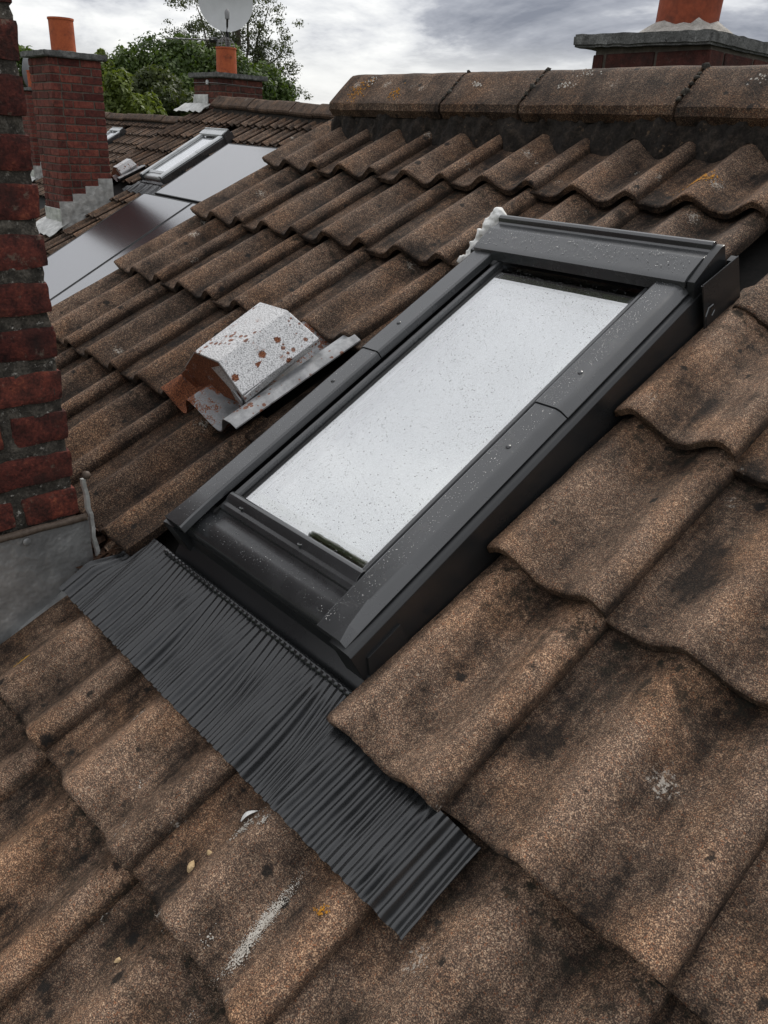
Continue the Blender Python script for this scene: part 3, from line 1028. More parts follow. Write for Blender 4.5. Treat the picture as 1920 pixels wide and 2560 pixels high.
# ------------------------------------------------------------------ houses
def stepped_lead(parent, T, X, ytop, ztop, steps, m, run=0.155, rise=0.0765, flange=0.05, detail=True):
    """lead dressed up the side of a stack in steps that follow the brick joints"""
    V, F = [], []
    th = 0.003
    parts = []
    y1, zt = ytop, ztop
    for k in range(steps):
        y0 = y1 - run
        n = 9
        top, bot = [], []
        for j in range(n):
            f = j / (n - 1)
            for i in range(n):
                g_ = i / (n - 1)
                y = y0 - 0.012 + (y1 - y0 + 0.012) * g_
                zb = roof_z(y, -0.045)
                z = zb + (zt - zb) * f
                bul = 0.006 * nz(y * 22, z * 22, 3.0 + k) + 0.010 * max(0, 0.3 - f) + 0.003 * nz(y * 60, z * 60, 1.0)
                top.append((X + 0.004 + 0.0015 * (k % 2) + bul, y, z))
                bot.append((X - 0.004, y, z))
        parts.append(slab_vf(top, bot, n, n))
        y1, zt = y0, zt - rise
    v, f = join_vf(parts)
    return add('lead_flashing', fix_normals(v, f, 0, 1, m, 'lead_flashing', angle=60), parent, Matrix.Translation(T))


def low_chimney(house, T, m_core, hi, label, me_lo, pot_m='terracotta'):
    X0, X1, Y0, Y1 = 0.315, 0.860, -1.93 if not hi else -1.92, -1.217 if hi else -1.385
    zt, zb = 0.545, -0.6015 - 0.0765 * 8
    if not hi:
        zt, zb = 0.530, 0.530 - 0.0765 * 22
    Wt = Matrix.Translation(T)
    ch = add('chimney', mortar_core('chimney', X0, X1, Y0, Y1, zb, zt, 0.0075 if hi else 0.006, m_core, hi), house, Wt)
    ch['label'] = label
    zmin = lambda x, y: roof_z(y) - 0.12
    lay_bricks(ch, T, X0, X1, Y0, Y1, zb, zt, hi=hi, me_lo=me_lo, odd=0, zmin=zmin)
    cap_part(ch, T, X0 - 0.055, X1 + 0.05, Y0 - 0.055, Y1 + 0.06, zt, zt + 0.055, 2)
    px_, py_ = (0.6, -1.655) if not hi else (0.59, -1.56)
    pot_part(ch, T, px_, py_, zt + 0.06, 0.31, 0.122, 0.122, pot_m)
    flaunch_part(ch, T, px_, py_, zt + 0.054, 0.19, 0.03, 'mortar_grey')
    return ch


def deck(house, T, u0, u1, vE, W, ridge_y=0.345, ridge_z=0.20):
    """boarded roof under the tiles, both slopes"""
    ye = vE * math.cos(TH)
    ze = roof_z(ye, -0.09)
    zr = roof_z(ridge_y, -0.09)
    yb = 2 * ridge_y - ye
    t = 0.06
    poly = [(ye, ze), (ridge_y, zr), (yb, ze), (yb, ze - t), (ridge_y, zr - t), (ye, ze - t)]
    V = [(u0, a, b) for a, b in poly] + [(u1, a, b) for a, b in poly]
    F = [(0, 1, 7, 6), (1, 2, 8, 7), (2, 3, 9, 8), (3, 4, 10, 9), (4, 5, 11, 10), (5, 0, 6, 11), (0, 5, 4, 1), (1, 4, 3, 2), (6, 7, 10, 11), (7, 8, 9, 10)]
    roof = add('roof', fix_normals(V, F, 0, 1, 'felt', 'roof'), house, Matrix.Translation(T))
    GZ = -6.2 - T[2]
    wv, wf = [], []
    pw = [(ye + 0.25, GZ), (ye + 0.25, ze - t + 0.12), (ridge_y, zr - t - 0.01), (yb - 0.25, ze - t + 0.12), (yb - 0.25, GZ)]
    V = [(u0 + 0.05, a, b) for a, b in pw] + [(u1 - 0.05, a, b) for a, b in pw]
    F = [(0, 1, 2, 3, 4), (9, 8, 7, 6, 5)] + [(i, (i + 1) % 5, 5 + (i + 1) % 5, 5 + i) for i in range(5)]
    add('wall', fix_normals(V, F, 0, 1, 'wall_render', 'wall'), house, Matrix.Translation(T))
    return roof


RT = random.Random(11)
GROUP = 'terraced houses along the row'
# ---- the near house
TA = Vector((0, 0, 0))
FA = frame(TA)
houseA = empty('terraced_house', Matrix.Translation((1.2, 0.3, -6.2)))
tag(houseA, 'near terraced house, brown pantile roof with large dark skylight and pleated black apron', 'house', GROUP)
roofA = deck(houseA, TA, -0.30, 4.6, -3.6, FA)
CUTL, CUTR = 1.028, 1.592
for c in range(0, 8):
    v0 = -c * GA
    for j in range(0, 12):
        ua, ub = 0.3 * (j - 1), 0.3 * j
        xa_, xb_, s0, s1 = -0.012, 0.302, 0.0, 0.412
        rag = [0, 0, 0]
        tmat = 'tile_concrete'
        special = False
        dh = RT.uniform(-0.001, 0.002)
        dv = RT.uniform(-0.004, 0.004)
        if c in (1, 2, 3, 4):
            if j == 5:
                if c == 1:
                    s0 = GA - 0.285
                    special = True
                else:
                    continue
            if j == 4 and c < 4:
                xb_ = CUTL - ua
                special = True
                rag[1] = 0.006
                if c == 1:
                    s0 = 0.0
            if j == 4 and c == 4:
                continue
            if j == 6:
                xa_ = CUTR - ua
                special = True
                rag[0] = 0.003
                dh += 0.008 if c > 1 else 0.0
            if c == 1 and j == 6:
                xa_, rag[0] = 0.115, 0.006
        if c == 3 and j == 3:
            continue                     # the vent takes this place
        if c == 4 and j == 3:
            special = True
            xb_ = 0.342
            dv, dh = -0.012, 0.004
            rag[1], rag[2] = 0.012, 0.004
        if c >= 5 and j in (2, 3) or (c == 4 and j == 2 and False):
            # the stack stands here
            if c == 5:
                s0_, special = 0.33, True
                s0 = 0.30
            elif c == 6:
                continue
            elif c == 7:
                s1 = 0.2
                special = True
        if c == 5 and j in (4, 5, 6, 7):
            s1 = 0.345                   # ends below the window under the apron
            special = True
        verge = (j == 0)
        tmat = 'tile_shaded' if c < 2 or (j < 5 and c < 5) else 'tile_concrete'
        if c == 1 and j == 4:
            add('roof_tile', tile_mesh('roof_tile', 77, -0.012, 0.302, 0.047, 0.412, m='tile_shaded'), roofA, FA @ Matrix.Translation((ua, v0, 0)))
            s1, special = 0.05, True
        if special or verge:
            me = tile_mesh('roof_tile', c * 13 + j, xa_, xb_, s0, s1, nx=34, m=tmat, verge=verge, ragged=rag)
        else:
            me = (TILE_UP if tmat == 'tile_shaded' else TILE_VAR)[(c * 5 + j * 3) % 7]
        W = FA @ Matrix.Translation((ua + RT.uniform(-0.0015, 0.0015), v0 + dv, dh)) @ Matrix.Rotation(RT.uniform(-0.006, 0.006), 4, 'Z') @ Matrix.Rotation(RT.uniform(-0.004, 0.004), 4, 'Y')
        if c in (2, 3) and j == 6:
            W = W @ Matrix.Translation((0.3, 0, 0)) @ Matrix.Rotation(0.075, 4, 'Y') @ Matrix.Translation((-0.3, 0, 0))
        if c == 4 and j == 7:
            W = W @ Matrix.Translation((0, -0.004, 0.005))
        if c == 4 and j == 6:
            W = W @ Matrix.Translation((0, -0.012, 0.012)) @ Matrix.Rotation(-0.02, 4, 'X')
        add('roof_tile', me, roofA, W)
# verge undercloak strip
box('verge_undercloak', (-0.302, -0.20, -2.6, 0.33, -0.078, -0.068), 'mortar_bed', roofA, FA, 0.002)
v_, f_ = box_vf(-0.300, -0.262, -2.6, 0.33, -0.0685, -0.050)
add('verge_mortar', fix_normals(v_, f_, 0.003, 1, 'mortar_bed', 'verge_mortar'), roofA, FA)

# ridge tiles and their bedding
RY, RZ = 0.345, 0.293
js = [-0.212, 0.335, 0.645, 1.13, 1.60, 2.07, 2.54, 3.0, 3.5]
for i in range(len(js) - 1):
    L = js[i + 1] - js[i] - 0.008
    me = ridge_mesh('ridge_tile', L, i * 3.3)
    add('ridge_tile', me, roofA, Matrix.Translation((js[i] + 0.004, RY + RT.uniform(-0.004, 0.004), RZ + RT.uniform(-0.004, 0.003))) @ Matrix.Rotation(RT.uniform(-0.006, 0.006), 4, 'Y'))


def bedding(name, u0, u1, seed, nu=420):
    V = []
    nr = 9
    for i in range(nu):
        u = u0 + (u1 - u0) * i / (nu - 1)
        hb = tile_h(u, 0.25) + 0.012
        vb = 0.266 - 0.9 * max(-0.01, 0.012 - hb) + 0.012 * nz(u * 9, seed, 2)
        for j in range(nr):
            t = j / (nr - 1)
            v = vb + (0.312 - vb) * t
            h = (hb - 0.014) + (0.064 - hb + 0.012) * (t ** 0.8)
            d = 0.014 * nz(u * 17, v * 17, seed + t) + 0.012 * nz(u * 48, v * 48, seed + 3 * t) + 0.006 * nz(u * 120, v * 120, seed + 5 * t)
            V.append((u, v - d * (0.4 + 0.6 * math.sin(t * math.pi)), h + 0.5 * d))
    F = [(i * nr + j, (i + 1) * nr + j, (i + 1) * nr + j + 1, i * nr + j + 1) for i in range(nu - 1) for j in range(nr - 1)]
    return fix_normals(V, F, 0, 1, 'mortar_bed', name, angle=70)


add('ridge_mortar', bedding('ridge_mortar', -0.212, 3.4, 1.0), roofA, FA)
# lumps of mortar squeezed from the ridge joints
for i, ju in enumerate(js[1:5]):
    parts = []
    for q in range(6):
        t = (q + 0.3 + random.random() * 0.5) / 6
        y, z = -0.12 + 0.115 * t, -0.091 + 0.088 * t
        r = random.uniform(0.004, 0.010)
        vs, fs = lathe_vf([(0.0005, -r), (r * 0.7, -r * 0.7), (r, 0), (r * 0.7, r * 0.7), (0.0005, r)], 8)
        parts.append(([(a + ju + random.uniform(-0.005, 0.005), b + RY + y - 0.004, c_ + RZ + z + 0.002) for a, b, c_ in vs], fs))
    v, f = join_vf(parts)
    o = add('joint_mortar', fix_normals(v, f, 0, 1, 'mortar_dark', 'joint_mortar', angle=180), roofA, Matrix.Identity(4))

# skylight
winA = window(houseA, FA, True)
winA['label'] = 'dark grey framed skylight spotted with rain'
apron_part(winA, FA, True)
vent = vent_part(houseA, FA)
vent['label'] = 'rusty galvanised roof vent with six-sided hood'


# raindrops on cover strips and glass
def drops(name, n, region, h, r0, r1, m, seed, parent, W, keep=None):
    rr = random.Random(seed)
    V, F = [], []
    for k in range(n):
        u, v = rr.uniform(*region[0]), rr.uniform(*region[1])
        if keep and rr.random() > keep(u, v):
            continue
        hh_ = h(u, v) if callable(h) else h
        r = r0 + (r1 - r0) * rr.random() ** 3
        b = len(V)
        for i in range(6):
            a = i * math.pi / 3
            V.append((u + r * math.cos(a), v + r * math.sin(a), hh_))
        for i in range(6):
            a = i * math.pi / 3
            V.append((u + 0.6 * r * math.cos(a), v + 0.6 * r * math.sin(a), hh_ + 0.36 * r))
        V.append((u, v, hh_ + 0.5 * r))
        for i in range(6):
            j = (i + 1) % 6
            F.append((b + i, b + j, b + 6 + j, b + 6 + i))
            F.append((b + 6 + i, b + 6 + j, b + 12))
    o = add(name, new_mesh(name, V, F, m, True, 180), parent, W)
    o['kind'] = 'stuff'
    return o


clump = lambda u, v: max(0.35, min(1.0, 0.7 + 1.0 * nz(u * 9, v * 9, 4.0)))
drops('raindrops', 6500, ((1.155, 1.486), (-1.145, -0.41)), 0.06425, 0.0004, 0.0011, 'raindrop_glass', 1, winA, FA, clump)
drops('raindrops', 900, ((1.519, 1.555), (-0.75, -0.39)), 0.0916, 0.0004, 0.0011, 'raindrop', 2, winA, FA)
drops('raindrops', 420, ((1.519, 1.555), (-1.25, -0.756)), 0.0894, 0.0005, 0.0011, 'raindrop', 3, winA, FA)
drops('raindrops', 500, ((1.087, 1.122), (-1.24, -0.39)), 0.0894, 0.0005, 0.0011, 'raindrop', 4, winA, FA)
drops('raindrops', 700, ((1.08, 1.56), (-0.393, -0.33)), lambda u, v: 0.1095 - 0.006 * max(0, (-0.365 - v) / 0.028) if v < -0.352 else 0.1095 - 0.004 * (v + 0.352) / 0.02, 0.0005, 0.0012, 'raindrop', 5, winA, FA)
drops('raindrops', 420, ((1.10, 1.55), (-1.238, -1.20)), 0.0631, 0.0004, 0.0009, 'raindrop', 6, winA, FA, clump)

# chimneys of the near house
chA = low_chimney(houseA, TA, 'mortar_dark', True, 'dark weathered red brick stack close to the camera', None, 'terracotta_dull')
add_l = stepped_lead(chA, TA, 0.862, -1.205, -0.6015, 5, 'lead_sheet', run=0.24)
# lead tray between the stack and the tiles, soldered corner strip, sealant bead, nail
n = 14
top, bot = [], []
for j in range(n):
    for i in range(n):
        u = 0.855 + 0.045 * i / (n - 1)
        v = -2.2 + (2.2 - 1.40) * j / (n - 1)
        h = -0.030 + 0.004 * nz(u * 30, v * 12, 2) - 0.006 * i / n
        top.append((u, v, h))
        bot.append((u, v, h - 0.004))
v, f = slab_vf(top, bot, n, n)
add('lead_tray', fix_normals(v, f, 0, 1, 'lead_sheet', 'lead_tray', angle=60), chA, FA)
V = []
for k in range(12):
    t = k / 11
    z = -0.522 + (-0.690 + 0.522) * t
    y = -1.2065 + 0.004 * nz(k * 0.7, 1, 1) + 0.010 * t
    x = 0.8585 + 0.012 * max(0, t - 0.6)
    V += [(x - 0.003, y - 0.002, z), (x + 0.0025, y, z), (x + 0.004, y + 0.007, z), (x - 0.004, y + 0.005, z)]
F = [(4 * k + i, 4 * k + (i + 1) % 4, 4 * k + 4 + (i + 1) % 4, 4 * k + 4 + i) for k in range(11) for i in range(4)] + [(0, 1, 2, 3), (47, 46, 45, 44)]
add('lead_strip', fix_normals(wrinkled(V, 0.002, 40), F, 0, 1, 'lead_bright', 'lead_strip', angle=40), chA, Matrix.Identity(4))
pts = [(0.8645, -1.93 + 0.72 * k / 24, -0.5985 + 0.003 * nz(k * 0.6, 2, 2)) for k in range(16, 25)] + [(0.866, -1.207, -0.598)]
tube('sealant_bead', pts, [0.0075 + 0.002 * nz(k * 0.9, 4, 1) for k in range(len(pts))], 'sealant_brown', chA, Matrix.Identity(4), 8)
vs, fs = lathe_vf([(0.0002, -0.008), (0.006, -0.006), (0.009, 0), (0.006, 0.006), (0.0002, 0.008)], 10)
add('sealant_blob', fix_normals(vs, fs, 0, 1, 'sealant_brown', 'sealant_blob', angle=180), chA, Matrix.Translation((0.868, -1.200, -0.512)))
vs, fs = lathe_vf([(0.0075, 0), (0.0075, 0.0012), (0.006, 0.002), (0.0002, 0.0022)], 14)
add('nail', fix_normals(vs, fs, 0, 1, 'lead_sheet', 'nail'), chA, Matrix.Translation((0.870, -1.325, -0.615)) @ Matrix.Rotation(R90, 4, 'Y'))

# ridge stack behind the near ridge
TR = Vector((0, 0, 0))
cx0, cx1, cy0, cy1 = 0.085, 0.585, 1.31, 1.98
chR = add('chimney', mortar_core('chimney', cx0, cx1, cy0, cy1, -0.40, 0.455, 0.006, 'mortar_grey'), houseA, Matrix.Identity(4))
chR['label'] = 'ridge stack with thick concrete cap and leaning red pot'
lay_bricks(chR, TR, cx0, cx1, cy0, cy1, 0.435 - 0.0765 * 8, 0.435, me_lo=BR_BROWN, odd=1)
cap_part(chR, TR, cx0 - 0.085, cx1 + 0.015, cy0 - 0.035, cy1 + 0.04, 0.449, 0.495, 5, (0, 0.02))
flaunch_part(chR, TR, 0.285, 1.62, 0.492, 0.215, 0.075, 'cement_pale', 3)
pot_part(chR, TR, 0.285, 1.62, 0.50, 0.42, 0.120, 0.128, 'terracotta_dull', (0, 0.03))

# white expanding foam at the hood corner
V, F = [], []
parts = []
for q in range(70):
    t = random.random() ** 1.6
    c_ = Vector((1.052 - 0.056 * t + random.gauss(0, 0.006), -0.288 - 0.095 * t + random.gauss(0, 0.006), 0.045 + 0.062 * (1 - t) * random.random() ** 0.7 - 0.015 * t))
    r = random.uniform(0.007, 0.016) * (1.2 - 0.55 * t)
    vs, fs = lathe_vf([(0.0005, -r), (r * 0.7, -r * 0.7), (r, 0), (r * 0.7, r * 0.7), (0.0005, r)], 9)
    parts.append(([(a + c_.x + 0.009 * nz(a * 90, b * 90, q), b + c_.y, d + c_.z + 0.006 * nz(a * 70, b * 70, q + 4)) for a, b, d in vs], fs))
v, f = join_vf(parts)
fo = add('foam_sealant', fix_normals(v, f, 0, 1, 'foam_white', 'foam_sealant', angle=180), houseA, FA)
md = fo.modifiers.new('merge', 'REMESH')
md.mode = 'VOXEL'
md.voxel_size = 0.0022
md.use_smooth_shade = True
# dark leaf litter packed behind the stack and under the broken tile
parts = []
rr = random.Random(5)
for q in range(170):
    u, v = rr.uniform(0.80, 0.90), rr.uniform(-1.43, -1.31)
    h = -0.045 + rr.uniform(0, 0.030)
    a = rr.uniform(0, 6.28)
    l, wd = rr.uniform(0.008, 0.022), rr.uniform(0.004, 0.010)
    c1, s1_ = math.cos(a), math.sin(a)
    P = [(l * c1, l * s1_, rr.uniform(-.004, .006)), (-wd * s1_, wd * c1, rr.uniform(-.003, .004)), (-l * c1, -l * s1_, rr.uniform(-.004, .006)), (wd * s1_, -wd * c1, 0)]
    parts.append(([(u + x, v + y, h + z) for x, y, z in P], [(0, 1, 2, 3)]))
v, f = join_vf(parts)
o = add('leaf_litter', new_mesh('leaf_litter', v, f, 'debris_dark', False), roofA, FA)
o['kind'] = 'stuff'

# lichen and bird lime: thin flakes lying on the tiles
def flakes(name, cx, cy, n, su, sv, rot, r0, r1, m, seed, surf=tile_h, dense=1.0):
    rr = random.Random(seed)
    V, F = [], []
    c1, s1_ = math.cos(rot), math.sin(rot)
    for k in range(n):
        a, b = rr.gauss(0, su), rr.gauss(0, sv)
        u, v = cx + a * c1 - b * s1_, cy + a * s1_ + b * c1
        r = rr.uniform(r0, r1) * (1.2 - min(1, (abs(a) / (su * 2.2) + abs(b) / (sv * 2.2)) / 2))
        bi = len(V)
        ks = 7
        ph = rr.uniform(0, 6)
        for i in range(ks):
            t = 2 * math.pi * i / ks + ph
            q = r * rr.uniform(0.55, 1.2)
            uu, vv = u + q * math.cos(t), v + q * math.sin(t)
            V.append((uu, vv, surf(uu, vv) + 0.0012))
        V.append((u, v, surf(u, v) + 0.0012 + 0.35 * r))
        for i in range(ks):
            F.append((bi + i, bi + (i + 1) % ks, bi + ks))
    o = add(name, new_mesh(name, V, F, m, True, 180), roofA, FA)
    o['kind'] = 'stuff'
    return o


flakes('lichen', 0.979, -1.604, 90, 0.006, 0.009, 0.3, 0.0012, 0.0032, 'lichen_yellow', 1)
flakes('lichen', 1.308, 0.082, 120, 0.020, 0.016, 0.4, 0.0015, 0.004, 'lichen_orange', 2)
flakes('lichen', 1.765, -1.515, 26, 0.008, 0.004, 0.4, 0.001, 0.0024, 'lichen_orange', 3)
flakes('bird_lime', 1.703, -1.577, 1500, 0.0048, 0.034, 0.10, 0.0003, 0.0011, 'dropping_white', 4)
flakes('bird_lime', 1.712, -1.615, 160, 0.006, 0.012, 0.1, 0.0006, 0.0016, 'dropping_white', 5)
flakes('bird_lime', 1.592, -1.515, 120, 0.006, 0.016, -0.1, 0.0006, 0.002, 'dropping_white', 6)
flakes('bird_lime', 1.615, -1.492, 60, 0.004, 0.006, 0.1, 0.0006, 0.0018, 'dropping_white', 7)
for q, (a, b) in enumerate([(1.37, -1.69), (1.45, -1.63), (1.36, -1.83), (1.50, -1.72), (1.30, -1.52), (1.70, -1.70), (1.67, -1.63), (1.43, -1.75), (1.60, -1.66)]):
    flakes('bird_lime', a, b, 30, 0.005, 0.009, 0.2, 0.0004, 0.0012, 'dropping_white', 20 + q)
rs_ = lambda u, v: (RZ - 0.104 + (0.09) * v) if False else 0
rr = random.Random(9)
for q in range(34):
    c_, jj = rr.choice([0, 0, 1, 1, 2, 3, 4, 5]), rr.uniform(-0.2, 2.4)
    flakes('bird_lime', jj, -c_ * GA + rr.uniform(0.02, 0.24), 16, 0.005, 0.006, 0.2, 0.0005, 0.0014, 'dropping_white', 60 + q) if not (0.98 < jj < 1.66 and 0 < c_ < 5) and not (jj < 0.98 and c_ > 4) else None


def ridge_surf_flakes(cx, t, n, su, st, m, seed):
    rr = random.Random(seed)
    V, F = [], []
    for k in range(n):
        x, tt = cx + rr.gauss(0, su), t + rr.gauss(0, st)
        y, z = -0.120 + 0.090 * tt, -0.090 + 0.079 * tt
        r = rr.uniform(0.001, 0.0034)
        b = len(V)
        for i in range(6):
            a = i * math.pi / 3 + k
            q = r * rr.uniform(0.6, 1.2)
            V.append((x + q * math.cos(a), RY + y + 0.7 * q * math.sin(a) - 0.003, RZ + z + 0.7 * q * math.sin(a) + 0.004))
        V.append((x, RY + y - 0.004, RZ + z + 0.006))
        for i in range(6):
            F.append((b + i, b + (i + 1) % 6, b + 6))
    o = add('lichen', new_mesh('lichen', V, F, m, True, 180), roofA, Matrix.Identity(4))
    o['kind'] = 'stuff'


ridge_surf_flakes(-0.10, 0.45, 90, 0.022, 0.22, 'lichen_orange', 1)
ridge_surf_flakes(-0.075, 0.75, 30, 0.012, 0.10, 'dropping_white', 2)
ridge_surf_flakes(0.10, 0.25, 50, 0.015, 0.12, 'lichen_orange', 3)
ridge_surf_flakes(0.80, 0.85, 22, 0.020, 0.06, 'dropping_white', 4)
ridge_surf_flakes(0.76, 0.45, 24, 0.012, 0.05, 'dropping_white', 5)
ridge_surf_flakes(0.43, 0.55, 24, 0.012, 0.05, 'dropping_white', 6)
ridge_surf_flakes(1.30, 0.62, 16, 0.012, 0.08, 'dropping_white', 7)

# loose bits lying on the tiles
def stone(u, v, r, label, sd):
    bm = bmesh.new()
    bmesh.ops.create_icosphere(bm, subdivisions=2, radius=1.0)
    for q in bm.verts:
        k = 1 + 0.45 * nz(q.co.x * 1.3 + sd, q.co.y * 1.3, q.co.z * 1.3)
        q.co = Vector((q.co.x * k * r, q.co.y * k * r * 1.35, q.co.z * k * r * 0.7))
    me = bpy.data.meshes.new('stone')
    bm.to_mesh(me)
    bm.free()
    me.shade_smooth()
    me.set_sharp_from_angle(angle=math.radians(30))
    me.materials.append(MATS['stone_tan'])
    o = place(bpy.data.objects.new('stone', me), None, FA @ Matrix.Translation((u, v, tile_h(u, v) + r * 0.45)) @ Matrix.Rotation(sd, 4, 'Z'))
    return tag(o, label, 'stone', 'loose chips of stone on the tiles')


stone(1.569, -1.598, 0.0055, 'larger tan stone chip on the tile just below the black apron', 0.5)
stone(1.5745, -1.570, 0.0033, 'smaller tan stone chip just above the larger one below the apron', 1.5)
stone(1.572, -1.735, 0.0035, 'pale stone chip on a lower foreground tile far down from the apron', 2.5)
parts = []
for q, (l, wd) in enumerate(((0.013, 0.0022), (0.009, 0.0016))):
    n = 8
    for i in range(n):
        pass
V, F = [], []
n = 9
for i in range(n):
    t = i / (n - 1)
    wd = 0.0028 * math.sin(math.pi * (0.1 + 0.85 * t))
    x = 0.026 * t
    zc = 0.007 * math.sin(math.pi * t) + 0.002
    V += [(x, -wd, zc + 0.0012), (x, 0, zc), (x, wd, zc + 0.0018)]
for i in range(n - 1):
    for j in range(2):
        F.append((3 * i + j, 3 * i + 3 + j, 3 * i + 4 + j, 3 * i + 1 + j))
b = len(V)
V += [(x, y, z - 0.0006) for x, y, z in V]
F += [tuple(i + b for i in f[::-1]) for f in F]
o = place(bpy.data.objects.new('feather', new_mesh('feather', V, F, 'foam_white', True, 180)), None, FA @ Matrix.Translation((1.575, -1.515, tile_h(1.575, -1.515) + 0.001)) @ Matrix.Rotation(1.25, 4, 'Z'))
tag(o, 'small curled white feather on the tile just below the apron edge', 'feather')

# ---- the two houses further along
def far_house(T, rot, label, tiles, ncol, cols0, nrow, ridge, ridge_l, chim_label, panels, wlabel, far=False):
    W = frame(T, rot)
    house = empty('terraced_house', Matrix.Translation((T[0] + 2, T[1] + 0.3, -6.2)))
    tag(house, label, 'house', GROUP)
    roof = deck(house, T, cols0 * 0.3, (cols0 + ncol) * 0.3, -3.6, W)
    for c in range(nrow):
        for j in range(cols0, cols0 + ncol):
            ua = 0.3 * j
            if c in (1, 2, 3, 4) and j in (3, 4, 5):
                if j == 3 and c < 4 or j == 5:
                    me = CUT_LOW[0] if j == 3 else CUT_LOW[1]
                    add('roof_tile', me, roof, W @ Matrix.Translation((ua, -c * GA, 0)))
                if not (c == 1 and j == 4):
                    continue
                add('roof_tile', CUT_LOW[2], roof, W @ Matrix.Translation((ua, -c * GA, 0)))
                continue
            if c == 4 and j == 1:
                continue
            if c >= 5 and j in (1, 2):
                if c not in (8, 9):
                    continue
            add('roof_tile', RT.choice(tiles), roof, W @ Matrix.Translation((ua, -c * GA + RT.uniform(-.004, .004), RT.uniform(-.001, .002))))
    (ua, va, ub, vb) = ridge
    Pa, Pb = W @ Vector((ua, va, 0.055)), W @ Vector((ub, vb, 0.055))
    d = Pb - Pa
    nr = max(1, int(round(d.length / ridge_l)))
    ang = math.atan2(d.y, d.x)
    tilt = -math.asin(d.z / d.length)
    me = ridge_mesh('ridge_tile', d.length / nr - 0.012, 4.0, nx=4)
    off = Vector((0, 0.125, 0.110))
    for k in range(nr):
        p = Pa + d * (k / nr) + off
        add('ridge_tile', me, roof, Matrix.Translation(p + Vector((0, 0, RT.uniform(-.008, .008)))) @ Matrix.Rotation(ang, 4, 'Z') @ Matrix.Rotation(tilt + RT.uniform(-.012, .012), 4, 'Y'))
    pa, pb = Pa + Vector((0, 0.03, -0.01)), Pb + Vector((0, 0.03, -0.01))
    V = [pa + Vector((0, -0.02, -0.09)), pb + Vector((0, -0.02, -0.09)), pb + Vector((0, 0.02, 0.02)), pa + Vector((0, 0.02, 0.02)), pa + Vector((0, 0.2, -0.09)), pb + Vector((0, 0.2, -0.09)), pb + Vector((0, 0.18, 0.02)), pa + Vector((0, 0.18, 0.02))]
    add('ridge_mortar', fix_normals(V, [(0, 1, 2, 3), (4, 7, 6, 5), (3, 2, 6, 7), (0, 4, 5, 1), (0, 3, 7, 4), (1, 5, 6, 2)], 0, 1, 'mortar_bed', 'ridge_mortar'), roof, Matrix.Identity(4))
    wn = window(house, W, False)
    wn['label'] = wlabel
    apron_part(wn, W, False)
    vp = vent_part(house, W @ Matrix.Translation((-0.3, -GA, 0)), 'galvanised_rusty')
    ch = low_chimney(house, T, 'mortar_grey', False, chim_label, BR_LO)
    stepped_lead(ch, T, 0.862, -1.375, -0.60, 4, 'lead_bright', run=0.15)
    # front apron of lead on the tiles below the stack
    n = 10
    top, bot = [], []
    for j in range(n):
        for i in range(n):
            u, v = 0.25 + 0.68 * i / (n - 1), -2.20 - 0.26 * j / (n - 1)
            h = 0.020 + 0.012 * nz(u * 9, v * 9, 3) + 0.8 * prof((u) % 0.3) * (j / n)
            top.append((u, v, h - 0.0))
            bot.append((u, v, h - 0.006))
    v, f = slab_vf(top, bot, n, n)
    add('lead_apron', fix_normals(v, f, 0, 1, 'lead_bright', 'lead_apron', angle=50), ch, W)
    v, f = box_vf(0.300, 0.868, -1.940, -1.925, roof_z(-1.93, 0.0) - 0.02, roof_z(-1.93, 0.0) + 0.15)
    add('lead_upstand', fix_normals(v, f, 0.003, 1, 'lead_bright', 'lead_upstand'), ch, Matrix.Translation(T))
    return house, roof, W


CUT_LOW = [tile_mesh('roof_tile', 51, xb=1.028 - 0.9, nx=9, ns=1, m='tile_far', rough=0),
           tile_mesh('roof_tile', 52, xa=1.60 - 1.5, nx=12, ns=1, m='tile_far', rough=0),
           tile_mesh('roof_tile', 53, s0=GA - 0.285, nx=17, ns=1, m='tile_far', rough=0)]
TB = Vector((-7.701, 3.768, 0.157))
houseB, roofB, FB = far_house(TB, math.radians(-1.5), 'middle terraced house carrying solar panels, a skylight and two brick chimneys', TILE_LOW, 19, -1, 12, (0.2, 0.325, 4.4, 0.06), 0.45, 'tall red brick stack with stepped lead and orange pot', True, 'smaller grey skylight beside the solar panels')
TC = Vector((-16.6, 6.75, 0.10))
houseC, roofC, FC = far_house(TC, math.radians(-1.0), 'farthest terraced house, its roof and small skylight partly behind the red brick stack', TILE_VLOW, 28, -1, 9, (-1.5, 0.16, 8.2, 0.10), 0.45, 'farthest stack, mostly behind the tall brick stack', False, 'tiny skylight next to the tall stack', True)

# ridge stack of the middle house
bx0, bx1, by0, by1 = -0.43, 0.17, 0.43, 1.08
chB = add('chimney', mortar_core('chimney', bx0, bx1, by0, by1, -0.25, 0.53, 0.006, 'mortar_grey'), houseB, Matrix.Translation(TB))
chB['label'] = 'short ridge stack with concrete cap, caged red pot and aerials'
lay_bricks(chB, TB, bx0, bx1, by0, by1, 0.525 - 0.0765 * 8, 0.525, me_lo=BR_BROWN, odd=0)
cap_part(chB, TB, bx0 - 0.06, bx1 + 0.05, by0 - 0.05, by1 + 0.06, 0.528, 0.583, 9)
pot_part(chB, TB, -0.13, 0.74, 0.585, 0.30, 0.128, 0.125)
parts = []
for k in range(6):
    a = k * math.pi / 6
    pts = [(-0.13 + 0.115 * math.cos(t) * math.cos(a), 0.74 + 0.115 * math.cos(t) * math.sin(a), 0.885 + 0.115 * math.sin(t)) for t in [math.pi * i / 10 for i in range(11)]]
    parts.append(tube_vf(pts, 0.003, 5))
